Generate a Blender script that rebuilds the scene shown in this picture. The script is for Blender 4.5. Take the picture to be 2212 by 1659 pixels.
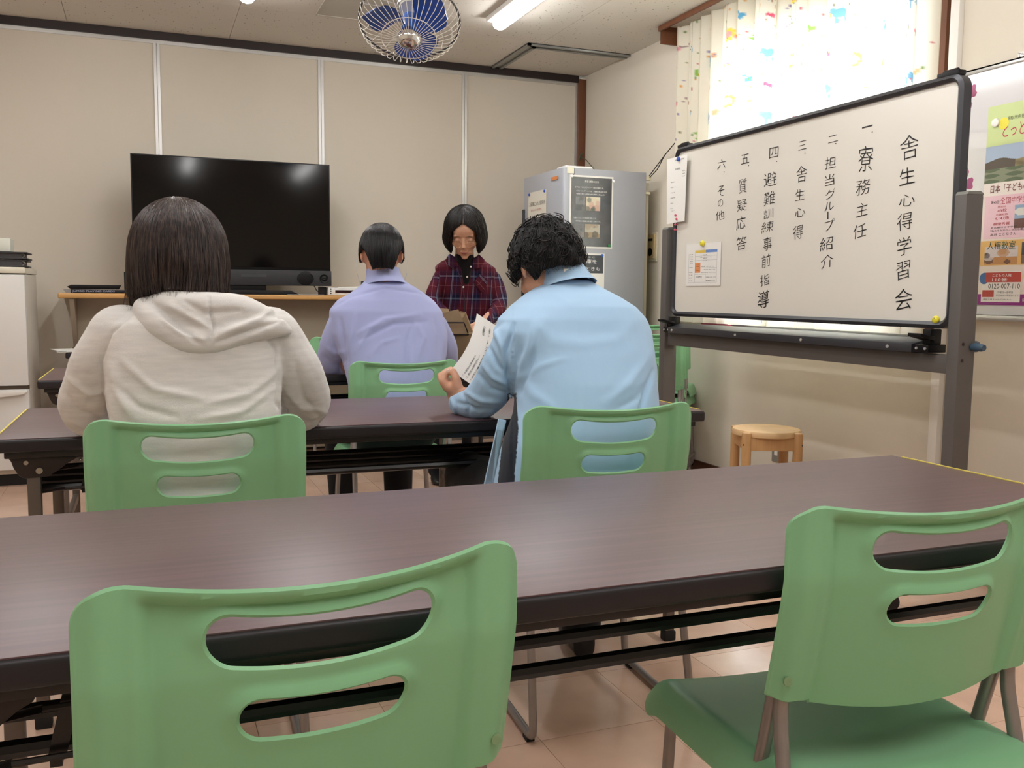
import bpy, bmesh, math, random
import numpy as np
from mathutils import Vector, Matrix
random.seed(7); RS = np.random.RandomState(5)
S = bpy.context.scene; COL = S.collection
for _o in list(bpy.data.objects): bpy.data.objects.remove(_o)
# ---------------------------------------------------------------- camera
CAMH = 1.035; FPX = 2001.19; YAW, PITCH, ROLL = 0.377675, 0.096578, 0.0096346
_fw = np.array([math.sin(YAW)*math.cos(PITCH), math.cos(YAW)*math.cos(PITCH), -math.sin(PITCH)])
_rt0 = np.array([math.cos(YAW), -math.sin(YAW), 0.0]); _up0 = np.cross(_rt0, _fw)
_rt = math.cos(ROLL)*_rt0 + math.sin(ROLL)*_up0; _up = -math.sin(ROLL)*_rt0 + math.cos(ROLL)*_up0
cam = bpy.data.cameras.new('camera'); camo = bpy.data.objects.new('camera', cam); COL.objects.link(camo)
cam.sensor_width = 36.0; cam.lens = 36.0*FPX/2212.0; cam.clip_start = 0.02
camo.matrix_world = Matrix(((_rt[0], _up[0], -_fw[0], 0), (_rt[1], _up[1], -_fw[1], 0), (_rt[2], _up[2], -_fw[2], CAMH), (0, 0, 0, 1)))
S.camera = camo
S.view_settings.view_transform = 'Standard'; S.view_settings.look = 'None'; S.view_settings.gamma = 1.0
S.view_settings.use_curve_mapping = False; S.view_settings.exposure = 0.62
# ---------------------------------------------------------------- world: overcast daylight outside the window
W = bpy.data.worlds.new('world'); S.world = W; W.use_nodes = True
_bg = W.node_tree.nodes['Background']; _bg.inputs[0].default_value = (0.92, 0.97, 1.0, 1); _bg.inputs[1].default_value = 9.0
LAMP_EMIT = 24.0          # ceiling lamp diffusers
# ---------------------------------------------------------------- measuring: a pixel's point on a plane of the room
def ray(x, y): return _fw + _rt*(x-1106)/FPX - _up*(y-829.5)/FPX
def ony(x, y, Y): r = ray(x, y); return Vector(r*(Y/r[1])) + Vector((0, 0, CAMH))
def onx(x, y, X): r = ray(x, y); return Vector(r*(X/r[0])) + Vector((0, 0, CAMH))
def onz(x, y, Z): r = ray(x, y); return Vector(r*((Z-CAMH)/r[2])) + Vector((0, 0, CAMH))
# ---------------------------------------------------------------- materials
def lin(c):
    if isinstance(c, str): c = [int(c[i:i+2], 16)/255 for i in (0, 2, 4)]
    return tuple(((v/12.92) if v <= .04045 else ((v+.055)/1.055)**2.4) for v in c)
MATS = {}
def mat(name, col, rough=.5, metal=0., bump=0., bscale=200., var=0., vscale=5., spec=.5, emit=0., coat=0., sheen=0., stretch=None, alpha=1., trans=0., attr=None, sss=0., croug=.1):
    if name in MATS: return MATS[name]
    m = bpy.data.materials.new(name); m.use_nodes = True; nt = m.node_tree; N = nt.nodes; L = nt.links
    b = N['Principled BSDF']; c = lin(col) + (1,)
    b.inputs['Base Color'].default_value = c; b.inputs['Roughness'].default_value = rough; b.inputs['Metallic'].default_value = metal
    b.inputs['Specular IOR Level'].default_value = spec; b.inputs['Coat Weight'].default_value = coat; b.inputs['Coat Roughness'].default_value = croug
    b.inputs['Sheen Weight'].default_value = sheen; b.inputs['Alpha'].default_value = alpha; b.inputs['Transmission Weight'].default_value = trans
    if sss: b.inputs['Subsurface Weight'].default_value = sss; b.inputs['Subsurface Radius'].default_value = (.01, .004, .002); b.inputs['Subsurface Scale'].default_value = 1.
    if emit: b.inputs['Emission Color'].default_value = c; b.inputs['Emission Strength'].default_value = emit
    if bump or var:
        tc = N.new('ShaderNodeTexCoord'); mp = N.new('ShaderNodeMapping'); L.new(tc.outputs['Object'], mp.inputs['Vector'])
        if stretch: mp.inputs['Scale'].default_value = stretch
    if var:
        n = N.new('ShaderNodeTexNoise'); n.inputs['Scale'].default_value = vscale; n.inputs['Detail'].default_value = 5; L.new(mp.outputs[0], n.inputs['Vector'])
        r = N.new('ShaderNodeMapRange'); r.inputs['From Min'].default_value = .3; r.inputs['From Max'].default_value = .7
        r.inputs['To Min'].default_value = 1-var; r.inputs['To Max'].default_value = 1+var; L.new(n.outputs['Fac'], r.inputs['Value'])
        mx = N.new('ShaderNodeMix'); mx.data_type = 'RGBA'; mx.blend_type = 'MULTIPLY'; mx.inputs[0].default_value = 1
        mx.inputs[6].default_value = c; L.new(r.outputs[0], mx.inputs[7]); L.new(mx.outputs[2], b.inputs['Base Color'])
    if attr:
        a = N.new('ShaderNodeAttribute'); a.attribute_name = attr; L.new(a.outputs['Color'], b.inputs['Base Color'])
    if bump:
        n2 = N.new('ShaderNodeTexNoise'); n2.inputs['Scale'].default_value = bscale; n2.inputs['Detail'].default_value = 3; L.new(mp.outputs[0], n2.inputs['Vector'])
        bp = N.new('ShaderNodeBump'); bp.inputs['Strength'].default_value = bump; bp.inputs['Distance'].default_value = .002
        L.new(n2.outputs['Fac'], bp.inputs['Height']); L.new(bp.outputs[0], b.inputs['Normal'])
    MATS[name] = m; return m
# ---------------------------------------------------------------- mesh builder
class MB:
    def __init__(s): s.v = []; s.f = []; s.m = []; s.mi = 0; s.T = None
    def _add(s, vs, fs):
        o = len(s.v)
        s.v += [tuple(s.T @ Vector(v)) if s.T is not None else tuple(v) for v in vs]
        s.f += [tuple(i+o for i in f) for f in fs]; s.m += [s.mi]*len(fs); return s
    def box(s, a, b):
        x0, y0, z0 = a; x1, y1, z1 = b
        v = [(x0,y0,z0),(x1,y0,z0),(x1,y1,z0),(x0,y1,z0),(x0,y0,z1),(x1,y0,z1),(x1,y1,z1),(x0,y1,z1)]
        return s._add(v, [(0,3,2,1),(4,5,6,7),(0,1,5,4),(1,2,6,5),(2,3,7,6),(3,0,4,7)])
    def quad(s, a, b, c, d): return s._add([a, b, c, d], [(0,1,2,3)])
    def tube(s, pts, r, n=10, closed=False, cap=True, flat=None):
        P = [Vector(p) for p in pts]; k = len(P); rr = r if isinstance(r, (list, tuple)) else [r]*k
        if flat is None: flat = 1.
        fl = flat if isinstance(flat, (list, tuple)) else [flat]*k
        T = []
        for i in range(k):
            a = P[i-1] if (i > 0 or closed) else P[i]; b = P[(i+1) % k] if (i < k-1 or closed) else P[i]
            T.append((b-a).normalized())
        up = Vector((0,0,1)) if abs(T[0].z) < .9 else Vector((1,0,0))
        u = T[0].cross(up).normalized(); vs = []
        for i in range(k):
            u = (u - T[i]*u.dot(T[i])).normalized(); w = T[i].cross(u)
            for j in range(n):
                a = 2*math.pi*j/n; vs.append(P[i] + u*(rr[i]*math.cos(a)) + w*(rr[i]*fl[i]*math.sin(a)))
        fs = []
        for i in range(k if closed else k-1):
            i2 = (i+1) % k
            for j in range(n):
                j2 = (j+1) % n; fs.append((i*n+j, i*n+j2, i2*n+j2, i2*n+j))
        if cap and not closed: fs.append(tuple(range(n))[::-1]); fs.append(tuple((k-1)*n+j for j in range(n)))
        return s._add(vs, fs)
    def lathe(s, prof, n=24, c=(0,0,0), axis=(0,0,1), a0=0., a1=2*math.pi):
        ax = Vector(axis).normalized(); q = Vector((0,0,1)).rotation_difference(ax).to_matrix(); c = Vector(c); vs = []; fs = []
        full = abs(a1-a0-2*math.pi) < 1e-6; m = n if full else n+1
        for (r, z) in prof:
            for j in range(m):
                a = a0+(a1-a0)*j/n; vs.append(c + q @ Vector((r*math.cos(a), r*math.sin(a), z)))
        for i in range(len(prof)-1):
            for j in range(n if full else n):
                j2 = (j+1) % m; fs.append((i*m+j, i*m+j2, (i+1)*m+j2, (i+1)*m+j))
        return s._add(vs, fs)
    def disc(s, c, r, axis, h=.002, n=16):
        return s.lathe([(0, 0), (r, 0), (r, h*.6), (r*.9, h), (0, h)], n, c, axis)
    def prism(s, poly, a, b, axis='y'):
        k = len(poly)
        def mk(p, t): return {'y': (p[0], t, p[1]), 'x': (t, p[0], p[1]), 'z': (p[0], p[1], t)}[axis]
        v = [mk(p, a) for p in poly] + [mk(p, b) for p in poly]
        return s._add(v, [tuple(range(k))[::-1], tuple(range(k, 2*k))] + [(i, (i+1) % k, k+(i+1) % k, k+i) for i in range(k)])
    def ell(s, c, r, n=16, m=10, rot=None):
        vs = []; fs = []; R = rot or Matrix.Identity(3); c = Vector(c)
        for i in range(m+1):
            ph = math.pi*i/m
            for j in range(n):
                a = 2*math.pi*j/n; vs.append(c + R @ Vector((r[0]*math.sin(ph)*math.cos(a), r[1]*math.sin(ph)*math.sin(a), r[2]*math.cos(ph))))
        for i in range(m):
            for j in range(n): j2 = (j+1) % n; fs.append((i*n+j, (i+1)*n+j, (i+1)*n+j2, i*n+j2))
        return s._add(vs, fs)
    def loft(s, rings, cap=True):
        k = len(rings[0]); vs = [p for r in rings for p in r]; fs = []
        for i in range(len(rings)-1):
            for j in range(k): j2 = (j+1) % k; fs.append((i*k+j, i*k+j2, (i+1)*k+j2, (i+1)*k+j))
        if cap: fs.append(tuple(range(k))[::-1]); fs.append(tuple((len(rings)-1)*k+j for j in range(k)))
        return s._add(vs, fs)
    def mesh(s, name):
        me = bpy.data.meshes.new(name); me.from_pydata([tuple(v) for v in s.v], [], s.f)
        bm = bmesh.new(); bm.from_mesh(me); bmesh.ops.remove_doubles(bm, verts=bm.verts, dist=1e-6)
        bm.to_mesh(me); bm.free()
        if len(me.polygons) == len(s.m): me.polygons.foreach_set('material_index', s.m)
        return me
    def build(s, name, mats, parent=None, bevel=0., smooth=True, seg=2, norm=True):
        me = bpy.data.meshes.new(name); me.from_pydata([tuple(v) for v in s.v], [], s.f)
        me.polygons.foreach_set('material_index', s.m)
        bm = bmesh.new(); bm.from_mesh(me)
        bmesh.ops.remove_doubles(bm, verts=bm.verts, dist=1e-6)
        if norm: bmesh.ops.recalc_face_normals(bm, faces=bm.faces)
        if bevel:
            es = [e for e in bm.edges if len(e.link_faces) == 2 and e.calc_face_angle(0) > .5]
            bmesh.ops.bevel(bm, geom=es, offset=bevel, segments=seg, affect='EDGES', profile=.6, clamp_overlap=True)
        for f in bm.faces: f.smooth = smooth
        if smooth:
            for e in bm.edges:
                if len(e.link_faces) == 2 and e.calc_face_angle(0) > .7: e.smooth = False
        bm.to_mesh(me); bm.free()
        return link(name, me, mats, parent)
def link(name, me, mats, parent=None):
    for m in (mats if isinstance(mats, (list, tuple)) else [mats]):
        if m is not None: me.materials.append(m)
    o = bpy.data.objects.new(name, me); COL.objects.link(o)
    if parent is not None:
        o.parent = parent
        if parent.type == 'EMPTY': o.matrix_parent_inverse = Matrix.Translation(-Vector(parent.location))
    return o
def empty(name, loc, label, cat, group=None):      # its parts are built in room coordinates
    o = bpy.data.objects.new(name, None); COL.objects.link(o); o.location = loc; o.empty_display_size = .05
    tag(o, label, cat, group); return o
def tag(o, label=None, cat=None, group=None, kind=None):
    if label: o['label'] = label
    if cat: o['category'] = cat
    if group: o['group'] = group
    if kind: o['kind'] = kind
    return o
def struct(o, label=None):
    o['kind'] = 'structure'
    if label: o['label'] = label
    return o
def dup(root, loc, rotz, label, group=None, scale=None):
    r = root.copy(); COL.objects.link(r); r.location = loc; r.rotation_euler = (0, 0, rotz); r['label'] = label
    if group: r['group'] = group
    for ch in list(root.children):
        c = ch.copy(); COL.objects.link(c); c.parent = r
        for g in list(ch.children):
            d = g.copy(); COL.objects.link(d); d.parent = c
    return r
# text lying on a plane: glyph outlines filled flat
_tc = {}
def glyphs(s, res=3, off=0.):
    if (s, off) in _tc: return _tc[(s, off)]
    c = bpy.data.curves.new('t', 'FONT'); c.body = s; c.resolution_u = res; c.offset = off
    o = bpy.data.objects.new('t', c); COL.objects.link(o); bpy.context.view_layer.update()
    me = o.to_mesh(); v = np.array([x.co[:2] for x in me.vertices]).reshape(-1, 2); f = [tuple(p.vertices) for p in me.polygons]
    o.to_mesh_clear(); bpy.data.objects.remove(o); bpy.data.curves.remove(c); _tc[(s, off)] = (v, f); return v, f
def text_on(mb, s, fn, res=3, thin=0.):
    """fn maps (u,v) in 0..1 of the text's own box to a 3D point"""
    v, f = glyphs(s, res, thin)
    if len(v) == 0: return
    lo = v.min(0); hi = v.max(0); sz = np.maximum(hi-lo, 1e-6)
    q = (v-lo)/sz
    mb._add([fn(a, b) for a, b in q], f)
def sm(a, b, x):
    t = np.clip((np.asarray(x, float)-a)/(b-a), 0, 1); return t*t*(3-2*t)
# ================================================================= ROOM
XR, YB, ZC, XL, YF = 3.0, 6.2, 2.6, -2.6, -2.6
m_wall = mat('wall_paper', 'd8d0c1', .85, bump=.25, bscale=350, var=.02, vscale=3)
m_wallf = mat('partition_paper', 'd2cabc', .85, bump=.2, bscale=350)
m_alu = mat('aluminium', 'd6d6d4', .35, .75)
m_black = mat('black_metal', '1b1718', .45)
m_wood = mat('brown_wood', '6e4228', .5, var=.15, vscale=14, stretch=(1, 1, .15))
m_white = mat('white_paint', 'e8e6e0', .4)
# floor: slab + vinyl tiles
struct(MB().box((XL, YF, -.06), (XR, YB, -.004)).build('floor', mat('floor_base', '8a6f5d', .8), smooth=False))
fl = bpy.data.objects['floor']
m_tile = []
for i in range(4):
    m = mat('vinyl_tile_%s' % 'abcd'[i], ['d5b5a0', 'd2b09b', 'd8b9a5', 'd0ae98'][i], .15, var=.08, vscale=7, bump=.10, bscale=6, spec=.6)
    m_tile.append(m)
ts = .305; tm = [MB().box((.0006, .0006, -.004), (ts-.0006, ts-.0006, 0)).mesh('tile') for _ in range(4)]
for i in range(4): tm[i].materials.append(m_tile[i])
tiles = []; iy = -13
for a in range(-12, 8):
    for b in range(-15, 15):
        x = .833+a*ts; y = 1.895+b*ts
        if x > XR-.001 or y > YB-.001 or x < XL-ts or y < YF-ts: continue
        xc, yc = x+ts/2, y+ts/2; d = xc*_fw[0]+yc*_fw[1]; px = 1106+FPX*(xc*_rt[0]+yc*_rt[1]-CAMH*_rt[2])/max(d+CAMH*.096, .1)
        vis = d > .5 and -200 < px < 2420
        tiles.append((0 if vis else 1, math.hypot(xc, yc), x, y, a, b))
tiles.sort(); rest = MB()
for k, (_, _, x, y, a, b) in enumerate(tiles):
    v = (a*7+b*13+a*b) % 4
    x1 = min(x+ts, XR); y1 = min(y+ts, YB); x0 = max(x, XL); y0 = max(y, YF)
    full = x1-x > ts-.001 and y1-y > ts-.001 and x0 == x and y0 == y
    if k < 295:
        if full: me = tm[v]; o = bpy.data.objects.new('floor_tile', me); COL.objects.link(o); o.location = (x, y, 0)
        else: o = MB().box((x0+.0006, y0+.0006, -.004), (x1-.0006, y1-.0006, 0)).build('floor_tile', m_tile[v], smooth=False)
        o.parent = fl
    elif x1-x0 > .01 and y1-y0 > .01: rest.mi = v; rest.box((x0+.0006, y0+.0006, -.004), (x1-.0006, y1-.0006, 0))
o = rest.build('floor_tiling', m_tile, fl, smooth=False); o['kind'] = 'stuff'
# ceiling: boards with pinholes
mc = mat('ceiling_board', 'd3cdc4', .9); nt = mc.node_tree; N = nt.nodes; L = nt.links
tc = N.new('ShaderNodeTexCoord'); mp = N.new('ShaderNodeMapping'); mp.inputs['Scale'].default_value = (1, .55, 1); L.new(tc.outputs['Object'], mp.inputs[0])
vo = N.new('ShaderNodeTexVoronoi'); vo.inputs['Scale'].default_value = 42; L.new(mp.outputs[0], vo.inputs['Vector'])
lt = N.new('ShaderNodeMath'); lt.operation = 'LESS_THAN'; lt.inputs[1].default_value = .17; L.new(vo.outputs['Distance'], lt.inputs[0])
no = N.new('ShaderNodeTexNoise'); no.inputs['Scale'].default_value = 60; L.new(tc.outputs['Object'], no.inputs['Vector'])
g2 = N.new('ShaderNodeMath'); g2.operation = 'GREATER_THAN'; g2.inputs[1].default_value = .5; L.new(no.outputs['Fac'], g2.inputs[0])
mu = N.new('ShaderNodeMath'); mu.operation = 'MULTIPLY'; L.new(lt.outputs[0], mu.inputs[0]); L.new(g2.outputs[0], mu.inputs[1])
mx = N.new('ShaderNodeMix'); mx.data_type = 'RGBA'; mx.inputs[6].default_value = lin('d6d0c7')+(1,); mx.inputs[7].default_value = lin('a09a90')+(1,)
L.new(mu.outputs[0], mx.inputs[0]); L.new(mx.outputs[2], N['Principled BSDF'].inputs['Base Color'])
bp = N.new('ShaderNodeBump'); bp.inputs['Strength'].default_value = .4; bp.inputs['Distance'].default_value = .003; bp.invert = True
L.new(mu.outputs[0], bp.inputs['Height']); L.new(bp.outputs[0], N['Principled BSDF'].inputs['Normal'])
ce = struct(MB().box((XL, YF, ZC+.008), (XR+.2, YB+.1, ZC+.06)).build('ceiling', mat('ceiling_void', '6d675f', .9), smooth=False))
bx = .91; by = 1.82
for a in range(-4, 5):
    for b in range(-5, 2):
        x0 = .535+a*bx; x1 = x0+bx; y0 = 5.47+b*by-(0 if a % 2 == 0 else 0); y1 = y0+by
        x0 = max(x0, XL); x1 = min(x1, XR); y0 = max(y0, YF); y1 = min(y1, YB)
        if x1-x0 < .02 or y1-y0 < .02: continue
        MB().box((x0+.0012, y0+.0012, ZC), (x1-.0012, y1-.0012, ZC+.008)).build('ceiling_board', mc, ce, smooth=False)
# right wall with the window opening
WY0, WY1, WZ0, WZ1 = 3.0, 4.45, .87, 2.38
w = MB()
w.box((XR, YF, 0), (XR+.18, WY0, ZC)); w.box((XR, WY1, 0), (XR+.18, YB, ZC)); w.box((XR, WY0, 0), (XR+.18, WY1, WZ0)); w.box((XR, WY0, WZ1), (XR+.18, WY1, ZC))
struct(w.build('wall_right', m_wall, smooth=False))
struct(MB().box((XL-.1, YF, 0), (XL, YB, ZC)).build('wall_left', m_wall, smooth=False))
struct(MB().box((XL-.1, YF-.1, 0), (XR+.18, YF, ZC)).build('wall_back', m_wall, smooth=False), 'cream wall behind the seats')
# far wall: movable partition panels in aluminium frames under a dark track
wf = struct(MB().box((XL-.1, YB+.05, 0), (XR+.18, YB+.12, ZC)).build('wall_front', m_wallf, smooth=False))
seams = [-2.845, -1.86, -.874, .111, 1.105, 2.087, 2.945]
for i in range(len(seams)-1):
    a, b = max(seams[i], XL), seams[i+1]
    p = MB().box((a+.012, YB+.004, .05), (b-.012, YB+.05, 2.535)).build('partition_panel', m_wallf, wf, smooth=False)
    f = MB().box((a+.001, YB-.006, .02), (a+.018, YB+.04, 2.55)).box((b-.018, YB-.006, .02), (b-.001, YB+.04, 2.55)).box((a, YB-.004, 2.53), (b, YB+.04, 2.552)).build('panel_frame', m_alu, p, smooth=False)
struct(MB().box((XL, YB-.02, 2.552), (2.945, YB+.05, ZC)).build('trim_1', mat('dark_track', '241a1a', .5)))
struct(MB().box((2.945, YB-.035, 0), (XR, YB+.05, 2.575)).build('trim_2', m_wood, bevel=.003))
struct(MB().box((XR-.012, YF, 0), (XR, YB-.04, .075)).build('baseboard_right', mat('brown_vinyl', '54301c', .4), smooth=False))
struct(MB().box((XL, YB-.012, 0), (2.94, YB+.002, .06)).build('baseboard_front', mat('grey_vinyl', '6f6659', .5), smooth=False))
# white cable duct up the right wall
struct(MB().box((XR-.028, 2.822, 0), (XR, 2.866, ZC)).build('trim_3', m_white, bevel=.004))
# L-shaped aluminium curtain track on the ceiling round the corner
r = MB()
for dx in (0, .055): r.box((2.275+dx, 5.51+dx, ZC-.014), (2.295+dx, YB-.03, ZC)); r.box((2.275+dx, 5.51+dx, ZC-.014), (XR-.005, 5.53+dx, ZC))
r.box((2.275, 5.51, ZC-.004), (2.35, YB-.03, ZC)); r.box((2.275, 5.51, ZC-.004), (XR-.005, 5.585, ZC))
tag(r.build('ceiling_track', mat('track_alu', '9a9c97', .45, .5)), 'L-shaped aluminium curtain track on the ceiling near the wooden corner post', 'curtain track')
# ---- window
win = struct(MB().box((XR+.05, WY0-.001, WZ0-.001), (XR+.13, WY0+.05, WZ1)).box((XR+.05, WY1-.05, WZ0-.001), (XR+.13, WY1+.001, WZ1)).box((XR+.05, WY0, WZ1-.05), (XR+.13, WY1, WZ1+.001)).box((XR+.05, WY0, WZ0-.001), (XR+.13, WY1, WZ0+.05)).build('window_1', m_alu, bevel=.003))
mg = bpy.data.materials.new('window_glass'); mg.use_nodes = True; mg.node_tree.nodes['Principled BSDF'].inputs['Transmission Weight'].default_value = 1.; mg.node_tree.nodes['Principled BSDF'].inputs['Roughness'].default_value = 0.; mg.node_tree.nodes['Principled BSDF'].inputs['IOR'].default_value = 1.01
ym = (WY0+WY1)/2
for k, (a, b, x) in enumerate(((WY0+.04, ym+.02, XR+.085), (ym-.02, WY1-.04, XR+.11))):
    sf = MB().box((x-.012, a, WZ0+.04), (x+.012, a+.04, WZ1-.04)).box((x-.012, b-.04, WZ0+.04), (x+.012, b, WZ1-.04)).box((x-.012, a, WZ0+.04), (x+.012, b, WZ0+.09)).box((x-.012, a, WZ1-.08), (x+.012, b, WZ1-.04)).build('window_sash', m_alu, win, bevel=.002)
    MB().box((x-.002, a+.03, WZ0+.08), (x+.002, b-.03, WZ1-.07)).build('window_pane', mg, sf, smooth=False)
MB().box((XR-.03, 2.89, WZ0-.03), (XR+.06, 4.885, WZ0)).build('window_sill', mat('sill_wood', 'b9aa97', .4, var=.1, vscale=20, stretch=(1, .1, 1)), win, bevel=.004)
wc = MB().box((XR-.025, 2.885, WZ0), (XR, 2.915, ZC-.1)).box((XR-.012, WY0-.03, WZ0), (XR+.02, WY0, WZ1)).box((XR-.012, WY1, WZ0), (XR+.02, WY1+.03, WZ1)).build('window_casing', m_wood, win, bevel=.002)
# curtain box of brown wood just under the ceiling
cb = MB().box((2.835, 2.885, ZC-.022), (XR, 4.885, ZC-.001)).box((2.835, 2.885, ZC-.085), (2.851, 4.885, ZC-.022)).box((2.851, 4.865, ZC-.085), (XR, 4.885, ZC-.022))
cb = MB().box((2.835, 2.885, ZC-.03), (2.85, 4.885, ZC-.001)).box((2.85, 4.868, ZC-.10), (XR, 4.885, ZC-.001)).box((2.85, 2.885, ZC-.10), (XR, 2.90, ZC-.001))
tag(cb.build('curtain_box', m_wood, bevel=.002), 'brown wooden curtain box above the printed curtain', 'curtain box')
# ---- printed curtain: two pleated sheets; a printed pattern of elephants, lions, birds and sprigs in the cloth colour
def curtain(y0, y1, xo, seed, label):
    rs = np.random.RandomState(seed); ny = int((y1-y0)*1.0/.0065); z0, z1 = .885, 2.575; nz = int((z1-z0)/.0065)
    yy = np.linspace(0, 1, ny); zz = np.linspace(z0, z1, nz); Yg, Zg = np.meshgrid(yy, zz)
    ph = 2*math.pi*(7*yy + .35*np.sin(5*yy+seed)); amp = .024+.014*np.sin(3.1*yy*6+seed)
    fall = .7+.3*(Zg-z0)/(z1-z0)
    X = xo + (amp*np.sin(ph))[None, :]*fall + .004*np.sin(2*ph+2*Zg); Y = y0+(y1-y0)*Yg + .012*np.sin(2*ph)[None, :]*fall
    U = Yg*(y1-y0)*1.25; V = Zg
    C = np.ones((nz, ny, 3))*np.array(lin('f2eee0'))
    def blob(u, v, ru, rv, a, col, k=.95):
        ru, rv = ru*.8, rv*.8
        du = U-u; dv = V-v; p = (du*math.cos(a)+dv*math.sin(a))/ru; q = (-du*math.sin(a)+dv*math.cos(a))/rv
        m = np.clip((1.25-(p*p+q*q))*4, 0, 1)[..., None]*k; C[:] = C*(1-m)+np.array(lin(col))*m
    def arc(u, v, r, a0, a1, col, th=.004):
        for t in np.linspace(a0, a1, int(abs(a1-a0)*r/.006)+3): blob(u+r*math.cos(t), v+r*math.sin(t), th, th, 0, col)
    gu = .20; gv = .16; k = 0
    for i in range(int((y1-y0)*1.25/gu)+1):
        for j in range(int((z1-z0)/gv)+1):
            u = (i+.5)*gu+rs.uniform(-.03, .03); v = z0+(j+.5)*gv+rs.uniform(-.02, .02)+(.07 if i % 2 else 0); t = (i*2+j*3) % 6
            if t == 0:   # elephant
                blob(u, v, .034, .026, .1, '6aa5c8'); blob(u+.03, v+.016, .018, .017, 0, '6fa9cd'); arc(u+.062, v+.0, .018, 2.2, 5.2, '6aa5c8')
                for q in (-.02, .012): blob(u+q, v-.032, .009, .016, 0, '6aa5c8')
                blob(u-.045, v+.02, .012, .018, .4, 'f0b58a')
            elif t == 1:  # lion
                for q in range(9): blob(u+.026*math.cos(q*.7), v+.026*math.sin(q*.7), .011, .011, 0, 'eadb55')
                blob(u, v, .021, .021, 0, 'f3a9ab'); blob(u-.045, v-.018, .021, .014, 0, 'e6a0b4'); arc(u-.07, v+.01, .02, 3, 5.6, '9a7f80', .003)
            elif t == 2:  # sprig
                blob(u, v, .004, .035, .3, '7c9a5c')
                for q in range(5): blob(u+rs.uniform(-.02, .02), v+.03+rs.uniform(-.02, .02), .011, .008, rs.uniform(0, 3), '8fbf5e')
            elif t == 3: blob(u, v, .022, .012, .5, 'd94f74'); blob(u+.02, v+.012, .011, .009, 0, 'd94f74'); blob(u-.018, v-.004, .01, .013, .3, 'e0708c')
            elif t == 4: arc(u, v, .034, .5, 2.4, 'c98bb5', .004); arc(u, v, .028, .5, 2.4, 'e3b34f', .003)
            else: blob(u, v, .016, .02, .6, '4fa6d6'); blob(u+.014, v+.02, .01, .01, 0, '63b4de')
            for q in range(7):
                blob(u+rs.uniform(-.09, .09), v+rs.uniform(-.08, .08), rs.uniform(.002, .005), rs.uniform(.006, .013), rs.uniform(-.7, .7), rs.choice(['7a7a5c', 'b58a6a', '6f8f4e', 'c7506a', 'e8a33a', '8a78b0']))
    P = np.stack([X, Y, Zg], -1).reshape(-1, 3)
    idx = np.arange(nz*ny).reshape(nz, ny); F = np.stack([idx[:-1, :-1], idx[:-1, 1:], idx[1:, 1:], idx[1:, :-1]], -1).reshape(-1, 4)
    me = bpy.data.meshes.new('curtain'); me.from_pydata(P.tolist(), [], F.tolist()); me.polygons.foreach_set('use_smooth', [True]*len(F))
    ca = me.color_attributes.new('print', 'FLOAT_COLOR', 'POINT'); ca.data.foreach_set('color', np.concatenate([C.reshape(-1, 3), np.ones((nz*ny, 1))], 1).ravel())
    o = link('curtain', me, mcur); tag(o, label, 'curtain', 'printed curtains'); return o
mcur = bpy.data.materials.new('curtain_cloth'); mcur.use_nodes = True; nt = mcur.node_tree; N = nt.nodes; L = nt.links; N.remove(N['Principled BSDF'])
a = N.new('ShaderNodeAttribute'); a.attribute_name = 'print'; d = N.new('ShaderNodeBsdfDiffuse'); t = N.new('ShaderNodeBsdfTranslucent'); ms = N.new('ShaderNodeMixShader'); ms.inputs[0].default_value = .42
L.new(a.outputs['Color'], d.inputs[0]); L.new(a.outputs['Color'], t.inputs[0]); L.new(d.outputs[0], ms.inputs[1]); L.new(t.outputs[0], ms.inputs[2]); L.new(ms.outputs[0], N['Material Output'].inputs[0])
c1 = curtain(3.9, 4.845, 2.925, 3, 'white nursery-print curtain, left half beside the wall speaker side of the window')
c2 = curtain(2.93, 3.93, 2.945, 8, 'white nursery-print curtain, right half next to the white cable duct')
c1['label'] = 'white animal-print curtain on the far half of the window, nearest the refrigerator'
c2['label'] = 'white animal-print curtain on the near half of the window, nearest the wall-mounted whiteboard'
# ---- ceiling lamps
m_dif = mat('lamp_diffuser', 'ffffff', .5, emit=LAMP_EMIT); m_dif.node_tree.nodes['Principled BSDF'].inputs['Emission Color'].default_value = (1.0, .99, .98, 1)
def lamp(x, y, label):
    t = empty('ceiling_lamp', (x, y, ZC), label, 'ceiling lamp', 'long ceiling lamps')
    MB().box((x-.075, y-.62, ZC-.03), (x+.075, y+.62, ZC)).build('housing', m_white, t, bevel=.008)
    d = MB(); pr = [(-.04, ZC-.03), (-.038, ZC-.05), (-.025, ZC-.066), (0, ZC-.072), (.025, ZC-.066), (.038, ZC-.05), (.04, ZC-.03)]
    d.prism([(x+p, q) for p, q in pr], y-.6, y+.6, 'y'); d.build('diffuser', m_dif, t, bevel=.003)
lamp(1.92, 4.49, 'lit long white ceiling lamp right of the blue fan')
lamp(.54, 4.56, 'lit long white ceiling lamp whose end shows at the top left of the blue fan')
for x, y, l in ((-.84, 4.5, 'in the far row beyond the left picture edge'), (1.92, 2.2, 'in the middle row on the window side, above the picture'), (.54, 2.2, 'in the middle row straight above, outside the picture'), (-.84, 2.2, 'in the middle row on the left, outside the picture'), (1.92, -.3, 'in the rear row on the window side, behind the camera'), (.54, -.3, 'in the rear row straight behind the camera'), (-.84, -.3, 'in the rear row on the left behind the camera')):
    lamp(x, y, 'long white ceiling lamp '+l)
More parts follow.
